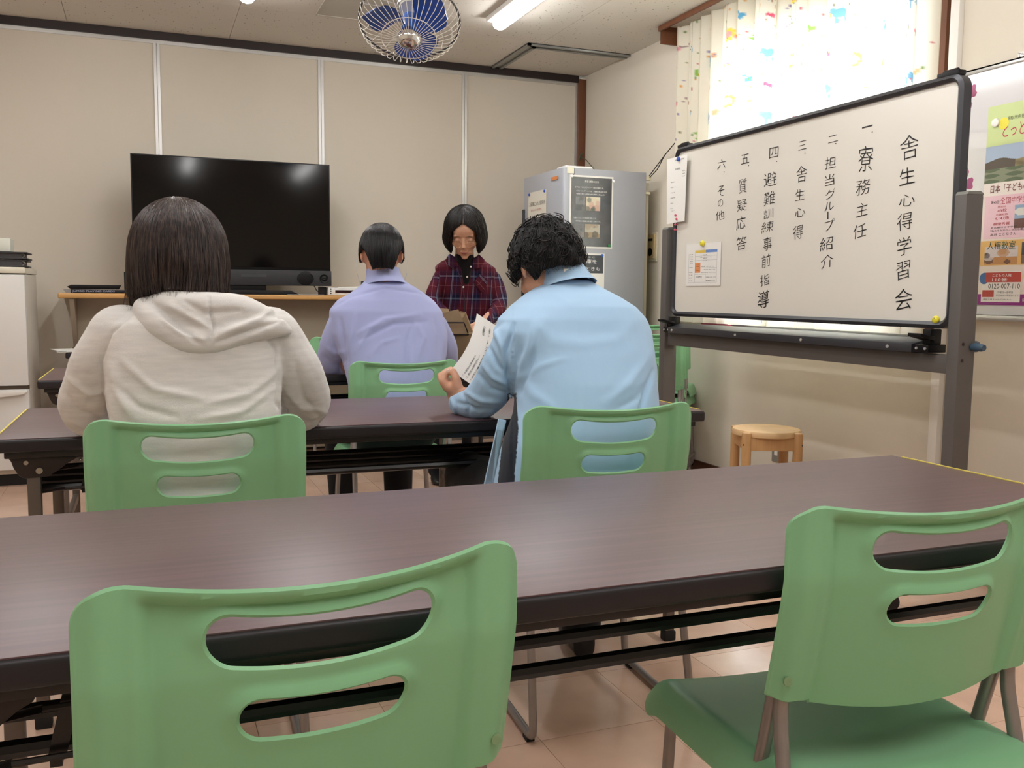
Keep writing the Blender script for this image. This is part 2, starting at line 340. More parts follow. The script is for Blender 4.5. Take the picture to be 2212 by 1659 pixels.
# access hatch frame in the ceiling left of the fan
tag(MB().box((.945, 5.0, ZC-.004), (1.4, 5.01, ZC+.001)).box((.945, 5.445, ZC-.004), (1.4, 5.455, ZC+.001)).box((.945, 5.0, ZC-.004), (.955, 5.455, ZC+.001)).box((1.39, 5.0, ZC-.004), (1.4, 5.455, ZC+.001)).box((.955, 5.01, ZC-.002), (1.39, 5.445, ZC+.001)).build('ceiling_hatch', [mat('hatch_grey', 'b9b4aa', .6)]), 'square access hatch with thin metal edge in the ceiling, left of the fan', 'ceiling hatch')
# ---- fan
def fan():
    C = ony(885, 48, 3.906); t = empty('ceiling_fan', (C.x, C.y, ZC), 'blue-bladed oscillating fan in a wire cage hanging from the ceiling', 'fan')
    ax = Vector((-.16, -.46, -.87)).normalized(); q = Vector((0,0,1)).rotation_difference(ax).to_matrix().to_4x4(); T = Matrix.Translation(C) @ q
    mw = mat('cage_wire', 'e4e2da', .35, .1); mch = mat('chrome', 'dedede', .12, 1.); mcr = mat('cream_plastic', 'dcd8c8', .4); mbl = mat('blue_blade', '1c48a4', .3, alpha=1., coat=.3)
    b = MB(); b.T = T; n = 44
    prof = [(.035, .098), (.06, .10), (.115, .088), (.17, .065), (.205, .03), (.213, .005), (.213, -.02)]
    for i in range(n):
        a = 2*math.pi*i/n
        b.tube([(r*math.cos(a+r*.6), r*math.sin(a+r*.6), z) for r, z in prof], .0015, 4)
    b.build('front_cage', mw, t)
    b = MB(); b.T = T; b.tube([(.115*math.cos(a), .115*math.sin(a), .09) for a in np.linspace(0, 2*math.pi, 48)[:-1]], .0018, 5, closed=True); b.build('cage_ring', mw, t)
    b = MB(); b.T = T; b.tube([(.211*math.cos(a), .211*math.sin(a), -.005) for a in np.linspace(0, 2*math.pi, 60)[:-1]], .0045, 6, closed=True); b.build('rim', mat('rim_dark', '3a3634', .4), t)
    b = MB(); b.T = T
    for i in range(20):
        a = 2*math.pi*i/20; b.tube([(.213*math.cos(a), .213*math.sin(a), -.02), (.2*math.cos(a+.1), .2*math.sin(a+.1), -.06), (.12*math.cos(a+.3), .12*math.sin(a+.3), -.085), (.05*math.cos(a+.3), .05*math.sin(a+.3), -.08)], .0011, 4)
    b.build('rear_cage', mw, t)
    b = MB(); b.T = T; b.lathe([(0, .125), (.02, .124), (.028, .118), (.034, .119), (.044, .108), (.048, .1), (.05, .088), (.044, .082)], 28); b.build('cap', mch, t)
    b = MB(); b.T = T; b.lathe([(0, .128), (.009, .128), (.011, .124)], 16); b.build('cap_badge', mat('cap_badge', '5a3434', .4), t)
    for k in range(3):
        b = MB(); b.T = T; a0 = math.radians([8, 128, 248][k]); g = []
        nr, na = 10, 10
        for i in range(nr+1):
            s = i/nr; r = .03+.155*s; wd = .35+.62*math.sin(math.pi*min(1, s*.75+.12)); wd *= (1-.55*max(0, s-.75)/.25*max(0, s-.75)/.25)
            for j in range(na+1):
                w_ = j/na-.5; a = a0+w_*wd*1.6+.35*s; rr = r+.012*math.cos(w_*math.pi)*s; g.append((rr*math.cos(a), rr*math.sin(a), .02-.05*w_*(1-.3*s)))
        fs = [(i*(na+1)+j, i*(na+1)+j+1, (i+1)*(na+1)+j+1, (i+1)*(na+1)+j) for i in range(nr) for j in range(na)]
        g2 = [(x, y, z-.003) for x, y, z in g]; o = len(g); b._add(g+g2, fs+[tuple(v+o for v in f)[::-1] for f in fs]); b.build('blade', mbl, t, norm=False)
    b = MB(); b.T = T; b.lathe([(0, .05), (.03, .05), (.034, .04), (.034, -.02), (.03, -.03), (0, -.03)], 24); b.build('hub', mat('blue_hub', '3a63b4', .2, coat=.5), t)
    b = MB(); b.T = T; b.lathe([(0, -.075), (.045, -.075), (.05, -.085), (.052, -.1), (.05, -.13), (.044, -.17), (.03, -.19), (0, -.195)], 28); b.build('motor', mcr, t, )
    b = MB(); b.T = T; b.lathe([(.053, -.083), (.056, -.088), (.056, -.098), (.053, -.103)], 28); b.build('motor_band', mch, t)
    top = T @ Vector((0, 0, -.16))
    b = MB(); b.tube([top, top+Vector((.02, .03, .04)), (C.x+.06, C.y+.12, C.z+.3), (C.x+.06, C.y+.12, ZC-.03)], .018, 12); b.build('stem', mcr, t)
    b = MB(); b.lathe([(0, 0), (.055, 0), (.075, -.02), (.075, -.05), (.06, -.06), (0, -.06)], 24, (C.x+.06, C.y+.12, ZC)); b.build('ceiling_mount', mcr, t)
fan()
# ================================================================= FURNITURE
m_green = mat('green_plastic', '88c092', .36, bump=.03, bscale=1200, spec=.4)
m_tube = mat('chair_tube', '9a9492', .35, .6, var=.05, vscale=30)
m_rub = mat('black_rubber', '151415', .7)
def field_mesh(sdf, x0, x1, z0, z1, h):
    """clip a fine grid to sdf<0 -> 2D verts, faces"""
    nx = int((x1-x0)/h)+2; nz = int((z1-z0)/h)+2; xs = x0+h*np.arange(nx); zs = z0+h*np.arange(nz)
    X, Z = np.meshgrid(xs, zs); D = sdf(X, Z); D = np.where(np.abs(D) < 1e-7, -1e-7, D); V = []; F = []; key = {}
    def vid(k, p):
        if k not in key: key[k] = len(V); V.append(p)
        return key[k]
    for i in range(nz-1):
        for j in range(nx-1):
            c = [(i, j), (i, j+1), (i+1, j+1), (i+1, j)]; d = [D[q] for q in c]
            if min(d) >= 0: continue
            poly = []
            for k in range(4):
                a, b = c[k], c[(k+1) % 4]; da, db = d[k], d[(k+1) % 4]
                if da < 0: poly.append(vid(a, (X[a], Z[a])))
                if (da < 0) != (db < 0):
                    t = da/(da-db); p = (X[a]+(X[b]-X[a])*t, Z[a]+(Z[b]-Z[a])*t); poly.append(vid((min(a, b), max(a, b), 'e'), p))
            if len(poly) > 2: F.append(tuple(poly))
    return np.array(V), F
def shell(V2, F, fn, th):
    """thick curved shell with a rounded rim; fn(x,z)->(P, N)"""
    P, Nn = fn(V2[:, 0], V2[:, 1]); n = len(P); A = P+Nn*th/2; B = P-Nn*th/2
    ed = {}
    for f in F:
        for k in range(len(f)):
            a, b = f[k], f[(k+1) % len(f)]; ed[(a, b)] = ed.get((a, b), 0)+1
    bd = [(a, b) for (a, b) in ed if (b, a) not in ed]; out = {}
    for a, b in bd:
        t = P[b]-P[a]; nn = np.cross(t, Nn[a]); nn = nn/(np.linalg.norm(nn)+1e-9)
        for q in (a, b): out.setdefault(q, []).append(nn)
    ids = {}; R = []
    for q, l in out.items():
        m = np.mean(l, 0); m /= np.linalg.norm(m)+1e-9; ids[q] = 2*n+len(R); R.append(P[q]+m*th*.5)
    vs = np.concatenate([A, B, np.array(R)]) if R else np.concatenate([A, B])
    fs = [tuple(f) for f in F]+[tuple(q+n for q in f)[::-1] for f in F]
    for a, b in bd: fs += [(b, a, ids[a], ids[b]), (ids[b], ids[a], a+n, b+n)]
    return vs, fs
def rrect(X, Z, cx, cz, hx, hz, r):
    qx = np.abs(X-cx)-hx+r; qz = np.abs(Z-cz)-hz+r
    return np.hypot(np.maximum(qx, 0), np.maximum(qz, 0))+np.minimum(np.maximum(qx, qz), 0)-r
BW = .2135; HT = .779; HB = .525
def make_chair():
    t = empty('stacking_chair', (0, 0, 0), 'x', 'chair')
    slots = [(.7235, .110, .0265), (.648, .082, .0235)]
    def sdf(X, Z):
        dip = .010*np.clip(1-(X/.17)**2, 0, 1)
        Zt = Z+dip
        d = rrect(X, Zt, 0, (HT+.50)/2, BW, (HT-.50)/2, .034)
        bot = np.where(np.abs(X) < .158, (.515-.013*np.clip(1-(X/.158)**2, 0, 1))-Z, .522-Z)
        bot = np.where((np.abs(X) > .19), np.maximum(bot, (.522+(np.abs(X)-.19)*.35)-Z), bot)
        d = np.maximum(d, bot)
        for cz, hw, hh in slots:
            s = rrect(X, Z-.008*(X/.11)**2+dip*.4, 0, cz-.002, hw, hh, hh*.98); d = np.maximum(d, -s)
        return d
    V2, F = field_mesh(sdf, -BW-.004, BW+.004, .49, HT+.012, .0045)
    def surf(x, z):
        ax = np.abs(x)
        y = -.036*np.clip(1-(ax/.172)**2, 0, 1) - .014 + .014*(1-sm(.148, .168, ax))*sm(HT-.003, HT-.016, z+.010*np.clip(1-(ax/.17)**2, 0, 1)) + .014*sm(.188, .2135, ax)**2
        y = y + .004+.27*np.maximum(0, .69-z)**1.15
        for cz, hw, hh in slots:
            s = rrect(x, z-.008*(x/.11)**2+.004, 0, cz-.002, hw, hh, hh*.98); y = y - .007*np.exp(-(np.maximum(s, 0)/.008)**2)*(.15+.85/(1+np.exp(-(z-cz)/.006)))
        return y
    def fn(x, z):
        e = 1e-3; P = np.stack([x, surf(x, z), z], 1)
        tx = np.stack([np.full_like(x, 2*e), surf(x+e, z)-surf(x-e, z), 0*x], 1); tz = np.stack([0*x, surf(x, z+e)-surf(x, z-e), np.full_like(x, 2*e)], 1)
        n = np.cross(tx, tz); return P, n/np.linalg.norm(n, axis=1)[:, None]
    vs, fs = shell(V2, F, fn, .0055)
    b = MB(); b._add(vs.tolist(), fs); b.build('backrest', m_green, t)
    # seat shell
    def sdf2(X, Y):
        d = rrect(X, Y, 0, .175, .232, .225, .045)
        nt_ = rrect(np.abs(X), Y, .235, .03, .03, .055, .02)
        return np.maximum(d, -nt_)
    V3, F3 = field_mesh(sdf2, -.236, .236, -.055, .405, .008)
    def seat(x, y):
        ax = np.abs(x)
        z = .418-.010*np.clip(1-(ax/.18)**2, 0, 1)*sm(-.05, .1, y) - .052*np.clip((ax-.183)/.049, 0, 1)**1.7 - .045*np.clip((y-.33)/.07, 0, 1)**1.8 - .022*np.clip((.01-y)/.06, 0, 1)**1.6
        return z
    def fn2(x, y):
        e = 1e-3; X = np.sign(x)*np.minimum(np.abs(x), .183+(np.abs(x)-.183)*.5); P = np.stack([X, y, seat(x, y)], 1)
        tx = np.stack([np.full_like(x, 2*e*np.where(1, .8, 1)), 0*x, seat(x+e, y)-seat(x-e, y)], 1); ty = np.stack([0*x, np.full_like(x, 2*e), seat(x, y+e)-seat(x, y-e)], 1)
        n = np.cross(tx, ty); return P, n/np.linalg.norm(n, axis=1)[:, None]
    vs, fs = shell(V3, F3, fn2, .006)
    b = MB(); b._add(vs.tolist(), fs); b.build('seat', m_green, t)
    # sled frame: one looped tube each side
    for s in (-1, 1):
        def rnd(pts, r=.035, k=5):
            out = [Vector(pts[0])]
            for i in range(1, len(pts)-1):
                p = Vector(pts[i]); a = (Vector(pts[i-1])-p); c = (Vector(pts[i+1])-p); rr = min(r, a.length*.45, c.length*.45); a = p+a.normalized()*rr; c = p+c.normalized()*rr
                for q in range(k+1): u = q/k; out.append(a*(1-u)**2+p*2*u*(1-u)+c*u*u)
            return out+[Vector(pts[-1])]
        x = .196*s; xo = .205*s
        b = MB(); b.tube(rnd([(x-.010*s, .036, .62), (x-.010*s, .062, .50), (x-.012*s, .090, .388), (x-.014*s, .335, .372), (xo, .325, .013), (xo, -.065, .013), (x-.004*s, .022, .42), (x-.008*s, .041, .50), (x-.008*s, .030, .62)]), .0098, 10)
        b.build('side_frame', m_tube, t)
        for yy in (-.03, .29): MB().box((xo-.010, yy-.016, 0), (xo+.010, yy+.016, .008)).build('rubber_foot', m_rub, t, bevel=.002)
        MB().lathe([(0, 0), (.0062, 0), (.0062, .0016), (.003, .0022), (0, .001)], 14, (.198*s, .0142, .553), (0, -1, .1)).build('screw_cap', mat('screw_green', '7f9c74', .4), t)
    for yy in (.32, .09): MB().tube([(-.184, yy, .374), (.184, yy, .374)], .008, 8).build('cross_bar', m_tube, t)
    return t
chair = make_chair()
GC = 'green stacking chairs'
chair.location = (.148, .872, 0); chair.rotation_euler = (0, 0, .087)
chair['label'] = 'nearest empty green chair at the bottom left, its back before the near table'; chair['group'] = GC
dup(chair, (.938, .893, 0), -.051, 'empty green chair at the bottom right with its seat in view')
dup(chair, (.096, 1.977, 0), -.054, 'green chair the person in the cream hoodie sits on')
dup(chair, (1.016, 1.930, 0), -.067, 'green chair the curly-haired person in the light blue shirt sits on')
dup(chair, (.918, 3.423, 0), .02, 'green chair the person in the lavender shirt sits on')
dup(chair, (1.09, 5.36, 0), .05, 'empty green chair before the far table, left of the lavender shirt')
for k in range(3):
    c = dup(chair, (2.585+.07*k, 4.50+.03*k, .105+.085*k-.09), -.75, ['lowest green chair of the stack behind the whiteboard stand', 'middle green chair of the stack behind the whiteboard stand', 'topmost green chair of the stack behind the whiteboard stand'][k], 'stacked green chairs')
    c.location = (2.56+.05*k, 4.47+.05*k, .05*k)
# ---------------------------------------------------------------- folding tables
mt = mat('table_top', '4a2c2e', .4, coat=.3, croug=.36, spec=.6); nt = mt.node_tree; N = nt.nodes; L = nt.links
tc = N.new('ShaderNodeTexCoord'); mp = N.new('ShaderNodeMapping'); mp.inputs['Scale'].default_value = (1.2, 60, 10); L.new(tc.outputs['Object'], mp.inputs[0])
no = N.new('ShaderNodeTexNoise'); no.inputs['Scale'].default_value = 1.6; no.inputs['Detail'].default_value = 6; L.new(mp.outputs[0], no.inputs[0])
cr = N.new('ShaderNodeValToRGB'); cr.color_ramp.elements[0].position = .35; cr.color_ramp.elements[0].color = lin('4a3034')+(1,); cr.color_ramp.elements[1].position = .65; cr.color_ramp.elements[1].color = lin('593c40')+(1,)
L.new(no.outputs['Fac'], cr.inputs[0]); L.new(cr.outputs[0], N['Principled BSDF'].inputs['Base Color'])
m_edge = mat('table_edge', '211e22', .42, spec=.4); m_steel = mat('table_leg', '6d645c', .4, .5); m_brk = mat('bracket', '2c2422', .45, .2); m_rail = mat('black_rail', '0f0e10', .3); m_tape = mat('yellow_edge', 'd8c860', .5)
def make_table():
    t = empty('folding_table', (0, 0, 0), 'x', 'table'); LX, D = 1.8, .6
    MB().box((.004, .004, .698), (LX-.004, D-.004, .7005)).build('table_top', mt, t, bevel=.001)
    MB().box((0, 0, .668), (LX, D, .699)).build('edge_band', m_edge, t, bevel=.008, seg=3)
    MB().box((.02, .02, .652), (LX-.02, D-.02, .668)).build('under_frame', m_rail, t, bevel=.003)
    for x in (.001, LX-.005): MB().box((x, .03, .700), (x+.004, D-.03, .7022)).build('edge_tape', m_tape, t, smooth=False)
    for s, x in ((1, .0), (-1, LX)):
        for y in (.05, D-.05):
            dy = 1 if y < .3 else -1
            b = MB(); pr = [(x+s*.026, .652), (x+s*.165, .652), (x+s*.162, .643), (x+s*.148, .636), (x+s*.125, .618), (x+s*.105, .605), (x+s*.056, .603), (x+s*.045, .611), (x+s*.036, .628), (x+s*.032, .642)]
            b.prism(pr, y-.017, y+.017, 'y'); b.build('bracket', m_brk, t, bevel=.004)
            for q_, z_, r_ in ((.062, .640, .0055), (.088, .620, .0078)): MB().disc((x+s*q_, y-.017*dy, z_), r_, (0, -dy, 0), .004).build('rivet', mat('rivet', 'a8a092', .35, .6), t)
            MB().box((x+s*.075-.014, y-.012, .03), (x+s*.075+.014, y+.012, .61)).build('leg', m_steel, t, bevel=.003)
            MB().box((x+s*.075-.018, y-.016, 0), (x+s*.075+.018, y+.016, .03)).build('leg_cap', m_rub, t, bevel=.004)
            b = MB(); b.tube([(x+s*.08, y+.02*dy, .562), (x+s*.135, y+.02*dy, .568)], .010, 8, flat=.35); b.tube([(x+s*.135, y+.02*dy, .568), (x+s*.28, y+.02*dy, .570)], .0035, 6); b.tube([(x+s*.10, y+.02*dy, .612), (x+s*.165, y+.02*dy, .620)], .009, 8, flat=.35); b.tube([(x+s*.165, y+.02*dy, .620), (x+s*.28, y+.02*dy, .622)], .0035, 6); b.build('stay', m_brk, t)
        MB().box((x+s*.075-.01, .05, .13), (x+s*.075+.01, D-.05, .16)).build('cross_member', m_steel, t, bevel=.002)
    b = MB()
    for y in (.11, .20, .29, .38):
        MB().tube([(.07, y, .565), (LX-.07, y, .565)], .010, 8).build('shelf_rail', m_rail, t)
    for x, s in ((.175, 1), (LX-.175, -1)): MB().box((x-.006, .08, .553), (x+.006, .42, .568)).prism([(x-.009, .56), (x+.009, .56), (x+s*.025+.009, .66), (x+s*.025-.009, .66)], .08, .088).prism([(x-.009, .56), (x+.009, .56), (x+s*.025+.009, .66), (x+s*.025-.009, .66)], .412, .42).build('rail_hanger', m_rail, t)
    return t
tb = make_table(); GT = 'dark folding tables'
tb.location = (-.318, .924, 0); tb.rotation_euler = (0, 0, -.001); tb['label'] = 'long dark reddish-brown folding table nearest the camera, empty, behind the two front green chairs'; tb['group'] = GT
tb_near_scale = .970; dup(tb, (-.325, 2.325, 0), -.015, 'dark folding table at which the cream hoodie and the light blue shirt sit').scale = (1.027, 1, 1)
dup(tb, (-.376, 3.815, 0), -.012, 'dark folding table at which the lavender shirt sits, cardboard box on it')
dup(tb, (-.400, 5.49, 0), 0, 'farthest dark folding table, under the shelf with the television')
tb.location.x = -.265; tb.scale = (.970, 1, 1)
# ---------------------------------------------------------------- wall shelf with the television
sh = empty('wall_counter', (-.44, 6.15, 0), 'light wood counter shelf on cream panel below the television', 'shelf')
b = MB(); b.box((-.45, 5.80, .988), (1.42, 6.185, 1.018)); b.build('counter_top', mat('oak_edge', 'c99a5e', .4, var=.1, vscale=9, stretch=(.2, 3, 3)), sh, bevel=.009, seg=3)
b = MB(); b.prism([(5.83, .985), (6.185, .985), (6.185, .55)], -.395, -.37, 'x'); b.build('bracket', mat('shelf_side', 'b8a894', .6), sh)
MB().box((-.37, 6.10, .02), (1.40, 6.185, .985)).build('counter_front', mat('counter_panel', 'cbbfa9', .7), sh, smooth=False)
MB().box((-.37, 6.09, .56), (1.40, 6.10, .585)).build('ledge', mat('shelf_side', 'b8a894', .6), sh, smooth=False)
m_blk = mat('black_plastic', '0c0c0e', .4, spec=.3); m_dk = mat('dark_grey_plastic', '2a2a2e', .45)
tv = empty('television', (.52, 5.92, 1.018), 'large flat black television with a speaker bar under its screen', 'television')
MB().box((-.052, 5.85, 1.165), (1.092, 5.90, 1.822)).build('housing', m_blk, tv, bevel=.004)
MB().box((-.045, 5.8475, 1.185), (1.085, 5.851, 1.815)).build('screen', mat('tv_screen', '030304', .09, spec=.35), tv, smooth=False)
MB().box((-.055, 5.842, 1.075), (1.096, 5.905, 1.168)).build('speaker_bar', mat('speaker_bar', '27282c', .5), tv, bevel=.004)
for x0 in (.985,): MB().lathe([(.018, .002), (.026, .004), (.028, 0)], 24, (1.05, 5.842, 1.12), (0, -1, 0)).lathe([(0, .001), (.008, .004), (.018, 0)], 24, (1.05, 5.842, 1.12), (0, -1, 0)).build('tweeter', m_blk, tv)
b = MB()
for k in range(2):
    pts = [(.935+.03*math.cos(a)+(.02 if math.cos(a) > 0 else -.02), 5.8405, 1.12+(.03-.006*k)*math.sin(a)) for a in np.linspace(0, 2*math.pi, 29)[:-1]]
    b.tube(pts, .0015, 5, closed=True)
b.lathe([(0, .002), (.03, .0035), (.045, 0)], 28, (.935, 5.8418, 1.12), (0, -1, 0)); b.build('woofer', m_blk, tv)
MB().box((.55, 5.8405, 1.125), (.70, 5.843, 1.142)).build('nameplate', mat('nameplate', '3a3b40', .4), tv, smooth=False)
MB().box((.35, 5.86, 1.04), (.70, 5.895, 1.08)).build('neck', m_blk, tv, bevel=.006)
MB().prism([(.15, 1.0185), (.90, 1.0185), (.84, 1.045), (.22, 1.045)], 5.83, 6.05, 'y').build('stand', m_blk, tv, bevel=.003)
# things on the counter
rc = empty('recorder', (1.16, 5.9, 1.018), 'white recorder box with dark display beside the television', 'recorder')
MB().box((1.075, 5.84, 1.020), (1.37, 6.0, 1.066)).build('case', mat('recorder_white', 'dcdcda', .35), rc, bevel=.003)
MB().box((1.118, 5.838, 1.034), (1.262, 5.841, 1.05)).build('display', mat('display_dark', '2b1216', .2), rc, smooth=False)
b = MB(); [b.disc((1.09, 5.84, z), .0045, (0, -1, 0)) for z in (1.030, 1.043, 1.056)]; b.disc((1.32, 5.84, 1.043), .012, (0, -1, 0), .006, 20); b.build('knob', m_dk, rc)
tag(MB().box((1.14, 5.86, 1.066), (1.30, 5.98, 1.069)).prism([(1.16, 1.0695), (1.28, 1.0695), (1.30, 1.076)], 5.87, 5.96).build('paper', mat('paper', 'e9e8e3', .6), bevel=.0005), 'white paper leaflet on top of the white recorder', 'paper')
def speaker(x, y, w, hh, label):
    t = empty('speaker', (x, y, 1.018), label, 'speaker', 'small black speakers')
    MB().box((x, y, 1.019), (x+w, y+.09, 1.019+hh)).build('cabinet', m_blk, t, bevel=.003)
    MB().box((x+.006, y-.003, 1.026), (x+w-.006, y+.001, 1.012+hh)).build('grille', m_dk, t, bevel=.002)
speaker(-.105, 5.93, .062, .125, 'small black speaker left of the television, half behind the hoodie wearer\'s hair')
speaker(1.305, 5.865, .055, .09, 'small dark speaker on the right end of the counter beside the recorder')
bx_ = empty('card_box', (-.40, 5.9, 1.018), 'flat black and silver box of playing cards lying on the counter', 'box')
MB().prism([(-.395, 1.0185), (-.105, 1.0185), (-.10, 1.038), (-.41, 1.040)], 5.82, 5.96).build('carton', mat('carton_dark', '22222a', .35), bx_, bevel=.001)
MB().prism([(-.408, 1.0185), (-.384, 1.0185), (-.384, 1.0405), (-.424, 1.0405)], 5.817, 5.96).build('silver_end', mat('silver_end', '9c9a98', .35, .4), bx_, smooth=False)
b = MB(); text_on(b, 'JUMBO PLAYING CARDS', lambda u, v: (-.375+u*.22, 5.8165, 1.0225+v*.012)); b.build('lettering', mat('print_pale', 'b9c3dc', .6), bx_, smooth=False)
tag(MB().prism([(-.405, 1.0535), (-.385, 1.041), (-.135, 1.041), (-.122, 1.066), (-.38, 1.066)], 5.83, 5.97).build('case', m_blk, bevel=.004), 'black hard case lying on the flat box of playing cards', 'case')
tag(MB().box((-.19, 5.82, 1.0185), (.02, 5.92, 1.026)).build('tray', mat('tray_dark', '3a2a26', .5), bevel=.002), 'thin dark tray on the counter right of the card box', 'tray')
tag(MB().box((.82, 5.80, 1.0185), (1.04, 5.83, 1.021)).build('leaflet', mat('paper', 'e9e8e3', .6)), 'white papers lying flat on the counter below the television', 'paper')
b = MB(); b.tube([(1.0, 5.93, 1.08), (1.01, 5.9, 1.05), (1.04, 5.88, 1.022), (1.07, 5.9, 1.022)], .003, 6); b.box((1.03, 5.9, 1.0185), (1.072, 5.95, 1.07)); tag(b.build('cable', m_dk), 'black cable and plug hanging behind the television beside the recorder', 'cable')
# ---------------------------------------------------------------- white refrigerator at the left
fr = empty('refrigerator', (-.9, 5.8, 0), 'white two-door refrigerator at the left edge with dark boxes on top', 'refrigerator')
mfw = mat('fridge_white', 'dddcd8', .35); x0, x1, y0, y1 = -1.15, -.572, 5.42, 5.98
MB().box((x0, y0+.05, .06), (x1, y1, 1.115)).build('cabinet', mat('fridge_side', 'cdc7bc', .45), fr, bevel=.006)
MB().box((x0-.004, y0+.0, 1.118), (x1+.004, y1, 1.150)).build('top_cap', mat('fridge_top', 'dcd7c6', .4), fr, bevel=.008)
MB().box((x0, y0, .535), (x1, y0+.048, 1.112)).build('door', mfw, fr, bevel=.008)
d = MB().box((x0, y0, .09), (x1, y0+.048, .515)).build('door', mfw, fr, bevel=.008)
b = MB(); b.prism([(x0, .475), (x1-.16, .475), (x1-.03, .49), (x1-.004, .503), (x1-.004, .513), (x0, .513)], y0-.03, y0, 'y'); b.build('handle', mat('handle_white', 'e6e5e1', .3), d, bevel=.006)
MB().box((x0, y0+.01, .515), (x1, y0+.04, .535)).build('door_gap', mat('gap_brown', '4a3a2c', .7), fr)
MB().box((x0+.01, y0+.06, 0), (x1-.01, y1-.02, .062)).build('plinth', m_rub, fr)
for k, (z, lab) in enumerate(((1.151, 'lower dark file box on the white refrigerator'), (1.191, 'upper dark file box on the white refrigerator'))):
    t = empty('file_box', (-.7, 5.6, z), lab, 'box'); e = -.005*k
    MB().box((-1.0, 5.46+e, z+.001), (-.565-e, 5.70, z+.008)).box((-1.0, 5.46+e, z+.031), (-.565-e, 5.70, z+.0385)).box((-1.0, 5.46+e, z+.001), (-.99, 5.70, z+.038)).build('cover', mat('file_cover', '2c2b2d', .5), t, bevel=.002)
    MB().box((-.99, 5.463, z+.008), (-.585, 5.695, z+.031)).build('body', mat('file_body', '3a393b', .6), t)
    b = MB(); b.tube([(-.585, 5.465, z+.031), (-.574, 5.465, z+.026), (-.57, 5.465, z+.02), (-.578, 5.465, z+.012), (-.585, 5.465, z+.008)], .003, 6); b.build('latch', mat('latch_grey', '77726c', .4, .4), t)
tag(MB().box((-.735, 5.48, 1.231), (-.638, 5.62, 1.298)).build('carton', mat('pale_carton', 'd6d8cc', .6), bevel=.002), 'small pale square carton on top of the dark file boxes', 'box')
# ---------------------------------------------------------------- grey refrigerator in the corner
gf = empty('refrigerator', (2.6, 5.4, 0), 'tall silver-grey refrigerator in the corner with notices on its side', 'refrigerator')
mgf = mat('fridge_silver', 'a2a5ad', .42, .08); mgd = mat('fridge_door_silver', 'a9adb5', .35, .15); FX0, FX1, FY0, FY1, FZ = 2.322, 2.885, 5.07, 5.70, 1.785
MB().box((FX0+.075, FY0, .03), (FX1, FY1, FZ)).build('cabinet', mgf, gf, bevel=.004)
for z0, z1 in ((.05, .42), (.43, .83), (.84, FZ)):
    b = MB(); pr = [(FX0+.068, FY0+.002), (FX0+.068, FY1-.002), (FX0+.02, FY1-.002), (FX0, FY1-.025), (FX0-.006, (FY0+FY1)/2), (FX0, FY0+.03), (FX0+.012, FY0+.008), (FX0+.028, FY0+.002)]
    b.prism(pr, z0, z1, 'z'); d = b.build('door', mgd, gf, bevel=.003)
    if z0 > .8: MB().box((FX0-.014, FY1-.05, z0+.1), (FX0+.01, FY1-.028, z1-.2)).build('handle', m_dk, d, bevel=.005)
MB().box((FX0+.02, FY0+.01, FZ), (FX0+.2, FY0+.13, FZ+.014)).build('hinge_cover', mat('hinge_white', 'dfe0e0', .35), gf, bevel=.005)
MB().box((FX1, FY0+.02, .1), (FX1+.03, FY1-.02, FZ-.06)).build('rear_panel', mat('fridge_back', 'b9b3a0', .6), gf)
b = MB(); b.box((FX1, FY0+.0, 1.74), (FX1+.035, FY0+.03, 1.765)); b.box((FX1, FY0, 1.655), (FX1+.03, FY0+.02, 1.668)); b.build('rear_clip', mat('clip_cream', 'd9d3b8', .5), gf)
def side(px, py): return ony(px, py, FY0-.001)
def sheet(name, a, b_, X=None, Yp=None, m='paper_white', col='e6e6e2', th=.0008, parent=None, quadpx=None):
    pass
def plane_sheet(name, P, m, parent=None, th=.0006):
    """P: four corners (tl,tr,br,bl); thin sheet towards the camera side"""
    P = [Vector(p) for p in P]; n = (P[1]-P[0]).cross(P[3]-P[0]).normalized()
    if n.dot(P[0]-Vector((0, 0, CAMH))) > 0: n = -n
    b = MB(); A = P; B = [p+n*th for p in P]; b._add(A+B, [(3,2,1,0), (4,5,6,7), (0,1,5,4), (1,2,6,5), (2,3,7,6), (3,0,4,7)])
    return b.build(name, m, parent, smooth=False)
def lerp4(P, u, v, off=0.):      # u right, v up inside quad tl,tr,br,bl
    P = [Vector(p) for p in P]; t = P[0].lerp(P[1], u); bt = P[3].lerp(P[2], u); q = bt.lerp(t, v)
    n = (P[1]-P[0]).cross(P[3]-P[0]).normalized()
    if n.dot(P[0]-Vector((0, 0, CAMH))) > 0: n = -n
    return q+n*off
def sub(P, u0, v0, u1, v1, off): return [lerp4(P, u0, v1, off), lerp4(P, u1, v1, off), lerp4(P, u1, v0, off), lerp4(P, u0, v0, off)]
def write(parent, P, items, m, name='lettering', off=.0012):
    b = MB()
    for s, u0, v0, u1, v1 in items: text_on(b, s, lambda u, v: lerp4(P, u0+(u1-u0)*u, v0+(v1-v0)*v, off), 2)
    return b.build(name, m, parent, smooth=False, norm=False)
